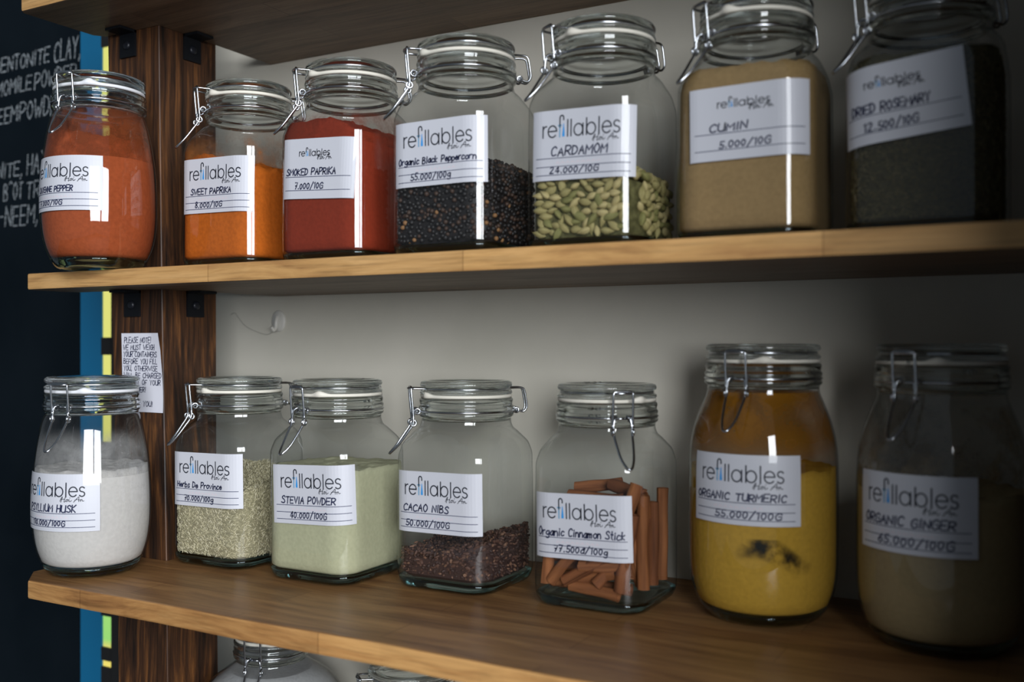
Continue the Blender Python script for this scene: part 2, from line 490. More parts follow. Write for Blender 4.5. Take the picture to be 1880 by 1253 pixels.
# (text, right end x, baseline z at that end, cap height, advance per line)
for i, (s, xe, zb, cap, wd) in enumerate([
    ('BENTONITE', -1.397, 1.7945, 0.022, 0.138), ('CLAY,', -1.322, 1.792, 0.032, 0.062),
    ('CHAMOMILE', -1.441, 1.7565, 0.023, 0.138), ('POWDER,', -1.326, 1.7565, 0.026, 0.106),
    ('NEEM', -1.4764, 1.711, 0.025, 0.065), ('POWDER', -1.358, 1.711, 0.030, 0.112),
    ('BENTONITE,', -1.463, 1.622, 0.023, 0.15), ('HA`T', -1.396, 1.622, 0.032, 0.055),
    ('B^OT', -1.463, 1.584, 0.025, 0.048), ('TRA`', -1.388, 1.584, 0.027, 0.065),
    ('-NEEM,', -1.424, 1.543, 0.030, 0.097)]):
    for st in text_strokes(s, xe - wd, zb, cap, wd, slant=0.12, jit=0.5, seed=40 + i):
        ribbon(cm, st, 0.0022, 0, chalk_fn, 0.0006)
    if i in (5, 10):
        link('chalk_lettering', cm.mesh('chalk_lettering', [M['chalk']], False), board); cm = MB()

# ------------------------------------------------------------------ post and shelves
def lerp(a, c, t): return a + (c - a) * t
PL = [  # z, front y, x right, x left, back y
    (0.0, -0.205, -0.897, -0.975, -0.125), (0.75, -0.205, -0.9015, -0.983, -0.1262), (1.1007, -0.205, -0.906, -0.9906, -0.1267),
    (1.41, -0.196, -0.9237, -1.0102, -0.1104), (1.75, -0.190, -0.936, -1.0254, -0.099), (2.5, -0.188, -0.945, -1.034, -0.098)]
def post_at(z):
    for a, c in zip(PL, PL[1:]):
        if a[0] <= z <= c[0]:
            t = (z - a[0]) / (c[0] - a[0]); return [lerp(a[i], c[i], t) for i in range(1, 5)]
def post_ring(z, g=0.0, ch=0.0009):
    yf, xr, xl, yb = post_at(z)
    yf -= g; xr += g; xl -= g; yb += g
    return [(xl + ch, yf, z), (xr - ch, yf, z), (xr, yf + ch, z), (xr, yb - ch, z), (xr - ch, yb, z), (xl + ch, yb, z), (xl, yb - ch, z), (xl, yf + ch, z)]
pb = MB()
zs = [0.0, 0.4, 0.75, 0.9, 1.0, 1.1007, 1.2, 1.3, 1.41, 1.5, 1.6, 1.75, 2.0, 2.5]
o0 = pb.grid([post_ring(z) for z in zs]); pb.cap(o0, 8); pb.cap(o0 + (len(zs) - 1) * 8, 8, flip=True)
post = link('wooden_post', pb.mesh('wooden_post', [M['post']], False))
tag(post, 'dark brown upright wooden post carrying the shelves at left', 'post')

def shelf(name, z0, z1, yf, xl, mat, label, chamfer=None, seed=0, wavy=0.0):
    zc = (z0 + z1) / 2
    pf, xr, xpl, pbk = post_at(zc)
    g = 0.0012
    pts = []
    n = 44
    for i in range(n + 1):                        # front edge, left to right
        t = i / n; x = lerp(xl + (chamfer[0] if chamfer else 0.006), 0.103, t)
        pts.append((x, yf + wavy * (vnoise(x * 7, seed) + 0.5 * vnoise(x * 23, seed + 5))))
    pts += [(0.103, -0.0015), (xr + g, -0.0015), (xr + g, pf - g), (xl + 0.008, pf - g), (xl, pf - g - 0.010)]
    if chamfer: pts += [(xl, yf + chamfer[1])]
    else: pts += [(xl, yf + 0.006)]
    bm = bmesh.new()
    lo = [bm.verts.new((x, y, z0)) for x, y in pts]; hi = [bm.verts.new((x, y, z1)) for x, y in pts]
    bm.faces.new(lo[::-1]); bm.faces.new(hi)
    L = len(pts)
    for i in range(L):
        j = (i + 1) % L; bm.faces.new((lo[i], lo[j], hi[j], hi[i]))
    bm.normal_update()
    ed = [e for e in bm.edges if abs(e.verts[0].co.z - e.verts[1].co.z) < 1e-6 and (e.verts[0].co.y < pf - 0.004 or e.verts[1].co.y < pf - 0.004)
          and not (e.verts[0].co.x > 0.1 and e.verts[1].co.x > 0.1)]
    bmesh.ops.bevel(bm, geom=ed, offset=0.0022, segments=2, profile=0.6, affect='EDGES')
    me = bpy.data.meshes.new(name); bm.to_mesh(me); bm.free()
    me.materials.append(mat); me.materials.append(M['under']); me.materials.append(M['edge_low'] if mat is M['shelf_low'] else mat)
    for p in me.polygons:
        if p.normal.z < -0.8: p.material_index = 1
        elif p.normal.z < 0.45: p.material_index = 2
    o = link(name, me)
    tag(o, label, 'shelf', 'plank shelves')
    return o
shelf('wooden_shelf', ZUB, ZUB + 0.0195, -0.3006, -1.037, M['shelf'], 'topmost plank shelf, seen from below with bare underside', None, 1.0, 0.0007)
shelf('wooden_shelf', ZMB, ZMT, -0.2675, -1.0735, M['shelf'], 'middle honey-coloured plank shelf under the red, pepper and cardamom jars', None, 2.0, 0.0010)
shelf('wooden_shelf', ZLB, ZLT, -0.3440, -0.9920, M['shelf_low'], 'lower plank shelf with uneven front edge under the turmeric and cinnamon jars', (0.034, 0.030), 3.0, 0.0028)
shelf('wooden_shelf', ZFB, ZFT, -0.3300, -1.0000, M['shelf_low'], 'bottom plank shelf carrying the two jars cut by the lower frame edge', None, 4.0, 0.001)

# black steel angle brackets under the top and middle shelf
def bracket(name, p, rz, label, wd=0.026, up=0.031, outw=0.024):
    """local: plate hangs down against the post in plane y=0 (outer side -y), flange along -y under the shelf"""
    m = MB()
    m.box(-wd / 2, wd / 2, -0.003, 0.0, -up, 0.0)
    m.box(-wd / 2, wd / 2, -outw, 0.0, -0.003, 0.0)
    o = link(name, m.mesh(name, [M['bracket']], False), None, p, rz)
    tag(o, label, 'bracket', 'black angle brackets on the post')
    s = MB()
    ring = lambda r, y: [(r * math.cos(2 * PI * k / 14), y, -up * 0.55 + r * math.sin(2 * PI * k / 14)) for k in range(14)]
    q = s.grid([ring(0.0052, -0.003), ring(0.005, -0.0048), ring(0.003, -0.0055)], flip=False); s.cap(q + 28, 14, flip=True)
    link('screw_head', s.mesh('screw_head', [M['screw']]), o)
    return o
for zz, nm, dz in ((ZUB, 'top', 0.0), (ZMB, 'middle', 0.0)):
    yf, xr, xl, yb = post_at(zz - 0.015)
    fx = xl + 0.0385
    bracket('angle_bracket', (fx, yf - 0.0006, zz - 0.0004), 0.0, f'black steel angle bracket under the {nm} shelf on the front face of the post')
    bracket('angle_bracket', (xr + 0.0006, yf + 0.049, zz - 0.0004), PI / 2, f'black steel angle bracket under the {nm} shelf on the right side of the post')

# handwritten note on the post
nb = MB()
yfn = post_at(1.31)[0]
NW, NH = 0.0690, 0.0930
nx0, nz1 = -0.9905, 1.3635
def note_fn(u, v, o):
    t = u / NW; s = -v / NH
    lift = 0.0007 + 0.0035 * max(0, t - 0.72) * 3.5 * (0.5 + 0.5 * math.cos(s * 4.0)) + 0.001 * s * s
    lean = 0.016 * s                                  # the post leans, and the sheet with it
    return (nx0 + u + lean * 0.42, post_at(nz1 + v)[0] - lift - o, nz1 + v)
rows = [[note_fn(NW * i / 14 * (1.0 if j < 2 else 1.0) - (0.0035 * max(0, 1 - j / 3.0) if i == 14 else 0), -NH * j / 14, 0) for i in range(15)] for j in range(15)]
nb.grid(rows, 0, closed=False, flip=True)
for k, (ln, x, wd, cap) in enumerate([('PLEASE NOTE!', 0.005, 0.046, 0.0066), ('WE MUST WEIGH', 0.003, 0.054, 0.006), ('YOUR CONTAINERS', 0.003, 0.058, 0.006),
        ('BEFORE YOU FILL', 0.003, 0.058, 0.006), ('YOU, OTHERWISE', 0.003, 0.058, 0.006), ('WILL BE CHARGED', 0.003, 0.064, 0.006),
        ('WEIGHT OF YOUR', 0.003, 0.062, 0.006), ('CONTAINER!', 0.003, 0.037, 0.006), ('', 0, 0.01, 0.005), ('THANK YOU!', 0.008, 0.043, 0.006)]):
    if ln:
        for st in text_strokes(ln, x, -0.0115 - k * 0.0083, cap, wd, seed=90 + k, jit=0.6):
            ribbon(nb, st, 0.00095, 1, note_fn, 0.0003)
ribbon(nb, [(0.016, -0.0218), (0.026, -0.0212)], 0.0008, 1, note_fn, 0.0003)
nt_o = link('paper_note', nb.mesh('paper_note', [M['note'], M['ink']], True))
tag(nt_o, 'handwritten white paper note stuck on the post behind the psyllium jar', 'note')

# milky adhesive hook on the wall with a thread
hb = MB()
def disc_rings(cx, cz, prof, n=28, sx=1.0, sz=1.0):
    return [[(cx + r * sx * math.cos(2 * PI * k / n), y, cz + r * sz * math.sin(2 * PI * k / n)) for k in range(n)] for r, y in prof]
q = hb.grid(disc_rings(0, 0, [(0.0125, -0.0003), (0.0125, -0.002), (0.0108, -0.0034), (0.002, -0.0045)], sx=0.95, sz=1.15), flip=False)
hb.cap(q + 28 * 3, 28, flip=True)
hook = link('adhesive_hook', hb.mesh('adhesive_hook', [M['hookwhite']]), None, (-0.9207, 0, 1.3814))
tag(hook, 'small milky plastic adhesive hook on the wall under the middle shelf', 'hook')
h2 = MB()
h2.tube(smooth_path([(0, -0.003, 0.006), (0, -0.006, 0.0), (0, -0.007, -0.008), (0, -0.011, -0.0125), (0, -0.015, -0.008)], 5), lambda t: 0.0032 - 0.0012 * t, n=10)
link('hook_arm', h2.mesh('hook_arm', [M['hookwhite']]), hook)
th = MB()
th.tube(smooth_path([(-0.088, -0.0008, 0.010), (-0.080, -0.0008, 0.012), (-0.073, -0.0008, 0.005), (-0.060, -0.001, -0.006), (-0.043, -0.001, -0.013), (-0.022, -0.001, -0.018), (-0.006, -0.0035, -0.013)], 5), 0.00022, n=5)
link('thread', th.mesh('thread', [M['crackdark']]), hook)

# ------------------------------------------------------------------ jars
NSEG = 96
def rsq(a, rc, z, n=NSEG, t=0.0):
    """rounded square ring (a circle when rc = a), half width a, corner radius rc, offset inwards by t, even steps along the outline"""
    a = a - t; rc = min(max(rc - t, 0.0002), a); L = a - rc
    per = n // 4; q = PI / 2 * rc; tot = 2 * L + q
    base = []
    for i in range(per):
        d = tot * i / per
        if d <= L: base.append((a, d))
        elif d <= L + q:
            th_ = (d - L) / rc; base.append((L + rc * math.cos(th_), L + rc * math.sin(th_)))
        else: base.append((L - (d - L - q), a))
    out = []
    for qd in range(4):
        c, s = (1, 0, -1, 0)[qd], (0, 1, 0, -1)[qd]
        out += [(x * c - y * s, x * s + y * c, z) for x, y in base]
    return out

def interp(prof, z):
    if z <= prof[0][0]: return prof[0][1:]
    for p, q in zip(prof, prof[1:]):
        if p[0] <= z <= q[0]:
            t = (z - p[0]) / (q[0] - p[0] or 1); t2 = t
            return tuple(lerp(p[i], q[i], t2) for i in range(1, len(p)))
    return prof[-1][1:]

def catmull_profile(pts, sub=4):
    q = smooth_path([(p[0], p[1], p[2]) for p in pts], sub)
    return [(v.x, v.y, v.z) for v in q]

class JarType: pass
def make_type(kind, zw, R, body):
    """body: list of (z, half width, corner radius) from the foot up to the neck; then the neck and rim are added"""
    J = JarType(); J.kind = kind; J.zw = zw; J.R = R
    J.prof = catmull_profile(body, 4)
    neck = [(zw - 0.0095, R - 0.0012), (zw - 0.0065, R - 0.0008), (zw - 0.0050, R + 0.0012), (zw - 0.0030, R + 0.0016), (zw - 0.0013, R + 0.0006),
            (zw, R - 0.0004), (zw + 0.0013, R + 0.0006), (zw + 0.0030, R + 0.0014), (zw + 0.0050, R + 0.0014), (zw + 0.0065, R + 0.0002), (zw + 0.0085, R + 0.0003),
            (zw + 0.0105, R + 0.0010), (zw + 0.0125, R + 0.0008), (zw + 0.0138, R - 0.0008), (zw + 0.0140, R - 0.0050), (zw + 0.0125, R - 0.0062), (zw - 0.002, R - 0.0058)]
    m = MB()
    rows = [rsq(a, rc, z) for z, a, rc in J.prof] + [rsq(neck[0][1], neck[0][1], neck[0][0])]
    m.grid(rows, 0)
    ring = neck + [(zw - 0.0095, R - 0.0050)]
    rows = [rsq(r, r, z) for z, r in ring + ring[:1]]
    m.grid(rows, 2)
    # foot of thick glass
    a0, c0 = interp(J.prof, 0.0)
    def ins(z, t): a, c = interp(J.prof, z); return rsq(a, c, z, t=t)
    # thick glass foot, a closed lens with a pushed-up centre
    bot = [rsq(a0 * 0.25, c0 * 0.25, 0.0035), rsq(a0 * 0.78, c0 * 0.78, 0.0028), rsq(a0, c0, 0.0004, t=0.004), rsq(a0, c0, 0.0006, t=0.0008)]
    side = [ins(z, 0.0006) for z in (0.002, 0.0045, 0.0075, 0.0105)]
    top = [ins(0.0115, 0.003), ins(0.0092, 0.007), rsq(a0 * 0.55, c0 * 0.55, 0.0072), rsq(a0 * 0.2, c0 * 0.2, 0.0070)]
    o = m.grid(bot + side + top, 1); m.cap(o, NSEG, 1); m.cap(o + (len(bot + side + top) - 1) * NSEG, NSEG, 1, flip=True)
    J.body_mesh = m.mesh(kind + '_glass', [M['glass'], M['glass_solid'], M['lid_glass']])
    # lid: a solid glass disc with brim, wire groove and rounded top
    lp = [(0.0, 0.0105), (R - 0.016, 0.0105), (R - 0.0085, 0.0110), (R - 0.0072, 0.0125), (R - 0.0068, 0.0172), (R - 0.0015, 0.0174), (R + 0.0002, 0.0184), (R + 0.0002, 0.0205),
          (R - 0.0012, 0.0218), (R - 0.0038, 0.0224), (R - 0.0042, 0.0234), (R - 0.0030, 0.0244), (R - 0.0004, 0.0256), (R + 0.0002, 0.0276), (R - 0.0006, 0.0298),
          (R - 0.0030, 0.0312), (R - 0.007, 0.0314), (R - 0.0105, 0.0305), (R - 0.016, 0.0285), (0.0, 0.0280)]
    m = MB(); rows = [[(max(r, 0.0002) * math.cos(2 * PI * k / NSEG), max(r, 0.0002) * math.sin(2 * PI * k / NSEG), zw + z) for k in range(NSEG)] for r, z in lp]
    m.grid(rows, 0)
    J.lid_mesh = m.mesh(kind + '_lid', [M['lid_glass']])
    # rubber ring with its pull tab at angle 0.45
    m = MB(); rows = []
    for k in range(96):
        th_ = 2 * PI * k / 96; d = (th_ - 0.42 + PI) % (2 * PI) - PI
        bu = math.exp(-(d / 0.13) ** 2)
        rr = R - 0.0006 + 0.0035 * bu; up = 0.0034 * bu
        sec = [(R - 0.0075, 0.0142), (rr, 0.0142), (rr + 0.0003, 0.0157 + up * 0.4), (rr, 0.0172 + up), (R - 0.0075, 0.0172)]
        rows.append([(r * math.cos(th_), r * math.sin(th_), zw + z) for r, z in sec])
    rows.append(rows[0]); m.grid(rows, 0)
    J.gasket_mesh = {c: m.mesh(kind + '_gasket_' + c, [M[c]]) for c in ('gasket', 'gasket_white')}
    # wires
    wr = 0.00115
    m = MB(); m.tube([((R + 0.0008) * math.cos(2 * PI * k / 72), (R + 0.0008) * math.sin(2 * PI * k / 72), zw) for k in range(72)], wr, closed=True)
    for s in (-1, 1):                     # eyes of the neck wire that carry the lever
        c = Vector((R + 0.0042, s * 0.0062, zw))
        m.tube([c + Vector((0.0028 * math.cos(a), s * 0.0010 * a / 3, 0.0028 * math.sin(a))) for a in [i * PI / 7 for i in range(22)]], wr * 0.9)
    for s in (-1, 1):                     # eye of the hinge
        m.tube([Vector((-(R + 0.0045) + 0.0026 * math.cos(a), s * 0.0045 + 0.0008 * a / 3, zw + 0.0026 * math.sin(a))) for a in [i * PI / 7 for i in range(20)]], wr * 0.9)
    J.neck_wire = m.mesh(kind + '_neck_wire', [M['steel']])
    m = MB(); zl = zw + 0.0232; rl = R - 0.0032
    path = [Vector((rl * math.cos(t), rl * math.sin(t), zl)) for t in [0.24 + (2 * PI - 0.48) * i / 70 for i in range(71)]]
    tongue = smooth_path([(rl * math.cos(-0.24), rl * math.sin(-0.24), zl), (R + 0.003, -0.0095, zl + 0.0003), (R + 0.0105, -0.0080, zl + 0.0006), (R + 0.0130, 0, zl + 0.0006),
                          (R + 0.0105, 0.0080, zl + 0.0006), (R + 0.003, 0.0095, zl + 0.0003), (rl * math.cos(0.24), rl * math.sin(0.24), zl)], 5)
    m.tube(path + tongue[1:-1], wr, closed=True)
    J.lid_wire = m.mesh(kind + '_lid_wire', [M['steel']])
    m = MB()
    for s in (-1, 1):
        m.tube(smooth_path([(-(rl - 0.001), s * 0.0075, zl), (-(R + 0.005), s * 0.0055, zl + 0.0004), (-(R + 0.0125), s * 0.0050, zl - 0.001), (-(R + 0.0150), s * 0.0048, zw + 0.012),
                            (-(R + 0.0160), s * 0.0045, zw + 0.003), (-(R + 0.0125), s * 0.0040, zw - 0.0018), (-(R + 0.0060), s * 0.0040, zw)], 4), wr)
    m.tube([(-(R + 0.0045), -0.0062, zw), (-(R + 0.0045), 0.0062, zw)], wr)
    J.hinge = m.mesh(kind + '_hinge', [M['steel']])
    m = MB()
    pts = []
    ex, ez = R + 0.0085, zw - 0.0120
    eye = lambda s: [Vector((ex + 0.0030 * math.cos(a), s * 0.0096, ez + 0.0030 * math.sin(a))) for a in [PI * 0.5 - 0.3 + i * PI / 7 * 1.0 for i in range(15)]]
    pts += eye(-1)[::-1]
    pts += smooth_path([(ex - 0.0005, -0.0096, ez + 0.003), (R + 0.0105, -0.0094, zl - 0.004), (R + 0.0106, -0.0086, zl + 0.0012), (R + 0.0108, -0.005, zl + 0.0022), (R + 0.0108, 0.005, zl + 0.0022),
                        (R + 0.0106, 0.0086, zl + 0.0012), (R + 0.0105, 0.0094, zl - 0.004), (ex - 0.0005, 0.0096, ez + 0.003)], 5)
    pts += eye(1)
    m.tube(pts, wr)
    J.bail = m.mesh(kind + '_bail', [M['steel']])
    m = MB()
    half = [(R + 0.0040, 0.0050, zw + 0.0025), (R + 0.0072, 0.0072, zw + 0.0005), (R + 0.0082, 0.0086, zw - 0.006), (ex + 0.0004, 0.0088, ez - 0.0012), (R + 0.0150, 0.0080, zw - 0.0225),
            (R + 0.0240, 0.0060, zw - 0.0350), (R + 0.0310, 0.0025, zw - 0.0425), (R + 0.0322, 0.0, zw - 0.0438)]
    pth = smooth_path(half + [(x, -y, z) for x, y, z in half[::-1][1:]], 5)
    m.tube(pth, wr * 1.05)
    m.tube([(R + 0.0042, -0.0066, zw), (R + 0.0042, 0.0066, zw)], wr)
    J.lever = m.mesh(kind + '_lever', [M['steel']])
    return J

SQ = 0.0590
RC = 0.0270
RN = 0.0484
J_sq = make_type('square_jar', 0.1800, RN, [
    (0.0, SQ - 0.0085, 0.0215), (0.0012, SQ - 0.0055, 0.0235), (0.004, SQ - 0.0030, 0.0250), (0.009, SQ - 0.0010, 0.0262), (0.018, SQ, RC), (0.06, SQ, RC), (0.10, SQ, RC), (0.122, SQ - 0.0002, RC + 0.0004),
    (0.134, SQ - 0.0003, RC + 0.0008), (0.141, SQ - 0.0012, 0.0300), (0.1475, 0.0570, 0.0350), (0.154, 0.0552, 0.0450), (0.159, 0.0532, 0.0515), (0.1622, 0.0500, 0.0500), (0.1645, RN + 0.0002, RN + 0.0002), (0.1680, RN - 0.0010, RN - 0.0010)])
def rnd(pts): return [(z, r, r) for z, r in pts]
J_rs = make_type('barrel_jar', 0.1830, 0.0487, rnd([
    (0.0, 0.0400), (0.0012, 0.0435), (0.004, 0.0468), (0.010, 0.0505), (0.020, 0.0550), (0.035, 0.0590), (0.055, 0.0612), (0.080, 0.0615), (0.105, 0.0604), (0.125, 0.0585), (0.145, 0.0555), (0.160, 0.0525), (0.170, 0.0497), (0.1735, 0.0480)]))
J_rt = make_type('tall_round_jar', 0.2185, 0.0515, rnd([
    (0.0, 0.0440), (0.0012, 0.0480), (0.005, 0.0530), (0.013, 0.0590), (0.025, 0.0635), (0.042, 0.0663), (0.070, 0.0670), (0.110, 0.0670), (0.140, 0.0668), (0.162, 0.0650), (0.180, 0.0605), (0.195, 0.0548), (0.203, 0.0515), (0.207, 0.0505)]))
J_big = make_type('bulbous_jar', 0.2170, 0.0420, rnd([
    (0.0, 0.060), (0.0012, 0.0640), (0.005, 0.0690), (0.013, 0.0760), (0.030, 0.0840), (0.060, 0.0890), (0.100, 0.0900), (0.140, 0.0885), (0.165, 0.0820), (0.182, 0.0700), (0.193, 0.0560), (0.200, 0.0460), (0.2055, 0.0408)]))

def phi(px): return math.atan((px - 940) / 1828) - R_(29.065)

# logo: thin geometric lettering with a tap-like f and a blue drop
def arc(cx, cy, rx, ry, a0, a1, n=14):
    return [(cx + rx * math.cos(R_(a0 + (a1 - a0) * i / n)), cy + ry * math.sin(R_(a0 + (a1 - a0) * i / n))) for i in range(n + 1)]
LOGO = [('k', [(0, 0), (0, 1)]), ('k', arc(0.36, 0.62, 0.36, 0.36, 175, 85, 6)),
        ('k', [(0.56, 0.52), (1.46, 0.52)]), ('k', arc(1.02, 0.5, 0.46, 0.5, 2, 318, 20)),
        ('k', [(1.82, 0.85), (1.82, 1.62)]), ('k', arc(2.02, 1.62, 0.20, 0.22, 180, 0, 8) + [(2.22, 1.45)]), ('p', [(1.82, 0.0), (1.82, 0.85)]), ('p', [(1.66, 0.98), (1.98, 0.98)]),
        ('k', [(2.66, 0), (2.66, 1.42)]), ('k', [(3.02, 0), (3.02, 1.42)]),
        ('k', arc(3.80, 0.5, 0.46, 0.5, 0, 360, 22)), ('k', [(4.28, 0), (4.28, 1.0)]),
        ('k', [(4.66, 0), (4.66, 1.42)]), ('k', arc(5.14, 0.5, 0.46, 0.5, 0, 360, 22)),
        ('k', [(5.96, -0.05), (5.96, 1.42)]),
        ('k', [(6.30, 0.52), (7.20, 0.52)]), ('k', arc(6.76, 0.5, 0.46, 0.5, 2, 318, 20)),
        ('k', arc(7.74, 0.75, 0.27, 0.25, 30, 265, 10) + arc(7.72, 0.25, 0.29, 0.25, 85, -150, 10))]
SCRIPT = [[(0.0, 0.1), (0.25, 0.9), (0.45, 1.15), (0.30, 0.5), (0.15, -0.1)], [(0.1, 0.5), (0.5, 0.62), (0.85, 0.55)], [(0.95, 1.1), (0.80, 0.5), (0.72, -0.05), (0.95, 0.1)],
          [(1.2, 0.55), (1.02, 0.3), (1.15, 0.02), (1.36, 0.25), (1.2, 0.55), (1.55, 0.45)], [(1.6, 0.5), (1.55, 0.1), (1.75, 0.05), (1.95, 0.3)], [(1.68, 0.85), (1.72, 0.95)],
          [(2.3, -0.1), (2.75, 0.6), (3.15, 1.15), (3.12, 0.5), (3.15, 0.0)], [(2.5, 0.4), (2.9, 0.5), (3.3, 0.4)], [(3.4, 0.5), (3.42, 0.0)], [(3.42, 0.25), (3.62, 0.52), (3.72, 0.1), (3.95, 0.15)]]

def make_label(jt, u0, wd, ht, zmid, style, name, price, roll=0.0, seed=1, hand=None):
    """sheet wrapped on the jar wall; u0 = arc position of its centre measured from the front (-y) towards +x"""
    m = MB(); cr, sr = math.cos(roll), math.sin(roll)
    def fn(u, v, off):
        uu = u * cr - v * sr + u0; z = zmid + u * sr + v * cr
        e = 0.00035 + off
        if jt.kind == 'square_jar':
            a, rc = SQ, RC; L = a - rc; q = PI / 2 * rc
            sg = 1 if uu >= 0 else -1; s = abs(uu)
            if s <= L: x, y, nx, ny = s, -a, 0, -1
            elif s <= L + q:
                t = (s - L) / rc; x, y, nx, ny = L + rc * math.sin(t), -L - rc * math.cos(t), math.sin(t), -math.cos(t)
            else: x, y, nx, ny = a, -L + (s - L - q), 1, 0
            return (sg * (x + nx * e), y + ny * e, z)
        r = interp(jt.prof, z)[0] + e
        rm = interp(jt.prof, zmid)[0]
        t = uu / rm
        return (r * math.sin(t), -r * math.cos(t), z)
    NU, NV = 30, 10
    m.grid([[fn(-wd / 2 + wd * i / NU, ht / 2 - ht * j / NV, 0) for i in range(NU + 1)] for j in range(NV + 1)], 0, closed=False, flip=True)
    X = lambda f: -wd / 2 + wd * f
    Y = lambda f: ht / 2 - ht * f
    if style == 'A':
        lx, lw, by, xh = 0.115, 0.735, 0.385, 0.165; lines = [0.685, 0.805, 0.925]; nb_, pb_ = 0.655, 0.900
        hx, hw, hy = 0.60, 0.245, 0.475
    else:
        lx, lw, by, xh = 0.24, 0.43, 0.29, 0.075; lines = [0.635, 0.86]; nb_, pb_ = 0.605, 0.835
        hx, hw, hy = 0.50, 0.20, 0.35
    if style == 'A' and hand == 'wide': lx = 0.06
    k = wd * lw / 8.0; kv = ht * xh
    for c, st in LOGO:
        pts = [(X(lx) + x * k, Y(by) + y * kv) for x, y in st]
        ribbon(m, pts, 0.00130 if style == 'A' else 0.00090, {'k': 2, 'p': 5}[c], fn, 0.00018)
    dx = 2.22
    dr = [(dx - 0.035, 1.12), (dx - 0.05, 0.95), (dx - 0.13, 0.22), (dx - 0.13, 0.0), (dx + 0.13, 0.0), (dx + 0.13, 0.22), (dx + 0.05, 0.95), (dx + 0.035, 1.12)]
    o = len(m.v); m.v += [fn(X(lx) + x * k, Y(by) + y * kv, 0.0002) for x, y in dr]
    m.f.append(tuple(range(o, o + 8))); m.m.append(4)
    for st in SCRIPT:
        pts = smooth_path([(X(hx) + x * wd * hw / 3.95, Y(hy) + y * ht * 0.075, 0) for x, y in st], 3)
        ribbon(m, [(p.x, p.y) for p in pts], 0.00065, 2, fn, 0.00018)
    for ly in lines:
        ribbon(m, [(X(0.045 + 0.905 * i / 40), Y(ly)) for i in range(41)], 0.00065, 3, fn, 0.00012)
    if style == 'A':
        for i in range(9):
            x = 0.25 + 0.05 * i
            ribbon(m, [(X(x), Y(0.765)), (X(x + 0.015), Y(0.735)), (X(x + 0.03), Y(0.765))], 0.00035, 6, fn, 0.00012)
    (nx, nw, ncap), (px, pw, pcap) = hand
    for st in text_strokes(name, X(nx), Y(nb_), ht * ncap, wd * nw, seed=seed, jit=0.5):
        ribbon(m, st, 0.00130, 1, fn, 0.00025)
    for st in text_strokes(price, X(px), Y(pb_), ht * pcap, wd * pw, seed=seed + 50, jit=0.5):
        ribbon(m, st, 0.00120, 1, fn, 0.00025)
    return m.mesh('label', [M['paper'], M['ink'], M['logo'], M['rule'], M['drop'], M['pale_blue'], M['pink']], False)

def make_jar(jt, loc, px, rot, clamp, label, lab=None, gasket='gasket', filmspec=None):
    """px = column of the jar centre (only its bearing from the camera is used for which way the clasp was turned); clamp = degrees right of the viewer-facing side"""
    root = empty('glass_jar', loc, rot)
    tag(root, label, 'jar', 'clip-top glass jars on the shelves')
    link('glass_body', jt.body_mesh, root)
    az = phi(px) + PI - R_(clamp)
    ang = math.atan2(math.cos(az), math.sin(az)) - rot
    ld = link('lid', jt.lid_mesh, root, (0, 0, 0), ang)
    link('lid_wire', jt.lid_wire, ld)
    link('gasket', jt.gasket_mesh[gasket], root, (0, 0, 0), ang)
    link('neck_wire', jt.neck_wire, root, (0, 0, 0), ang)
    bl = link('wire_bail', jt.bail, root, (0, 0, 0), ang)
    link('lever', jt.lever, bl)
    link('hinge', jt.hinge, root, (0, 0, 0), ang)
    if lab: link('label', lab, root)
    if filmspec:
        mat, z0, z1, fn = filmspec
        m = MB(); rows = []; zs_ = [lerp(z0, z1, i / 26) for i in range(27)]
        cov = []
        for z in zs_:
            if z > jt.prof[-1][0]: a, c = jt.R - 0.001, jt.R - 0.001
            else: a, c = interp(jt.prof, z)
            rg = rsq(a, c, z, t=0.0016); rows.append(rg)
            cov += [max(0.0, min(1.0, fn(x, y, z))) for x, y, _ in rg]
        m.grid(rows, 0)
        me = m.mesh('powder_film', [mat])
        at = me.attributes.new('cover', 'FLOAT', 'POINT'); at.data.foreach_set('value', cov)
        link('powder_film', me, root)
    return root

def fill_mesh(jt, hfn, mat, t=0.0022, zb=0.0122, nr=22, name='fill'):
    """loose contents filling the jar up to hfn(x, y)"""
    m = MB(); rows = []
    a0, c0 = interp(jt.prof, zb)
    for f in (0.3, 0.62, 0.85):
        rows.append(rsq(a0 * f, c0 * f, zb - 0.0012 * (1 - f)))
    base = rsq(a0, c0, zb, t=t + 0.0035)
    rows.append(base)
    tops = [hfn(x * 0.97, y * 0.97) for x, y, _ in rsq(SQ if jt.kind == 'square_jar' else jt.prof[len(jt.prof) // 2][1], c0, 0)]
    K = 16
    for k in range(K + 1):
        ring = []
        f = k / K
        for i in range(NSEG):
            z = lerp(zb + 0.003, tops[i], f)
            if z > jt.prof[-1][0]: a, c = jt.R - 0.001, jt.R - 0.001
            else: a, c = interp(jt.prof, z)
            ring.append(rsq(a, c, z, t=t)[i])
        rows.append(ring)
    last = rows[-1]
    for k in range(1, nr + 1):
        f = 1 - k / (nr + 0.3)
        ring = []
        for i in range(NSEG):
            x, y = last[i][0] * f, last[i][1] * f
            zz = hfn(x, y); edge = f ** 6
            ring.append((x, y, lerp(zz, last[i][2], edge)))
        rows.append(ring)
    o = m.grid(rows, 0)
    m.cap(o, NSEG); m.cap(o + (len(rows) - 1) * NSEG, NSEG, flip=True)
    return m.mesh(name, [mat])

def put_fill(name, jt, loc, rot, hfn, mat, label, cat, **kw):
    o = link(name, fill_mesh(jt, hfn, mat, name=name, **kw), None, loc, rot)
    tag(o, label, cat, None, 'stuff')
    return o

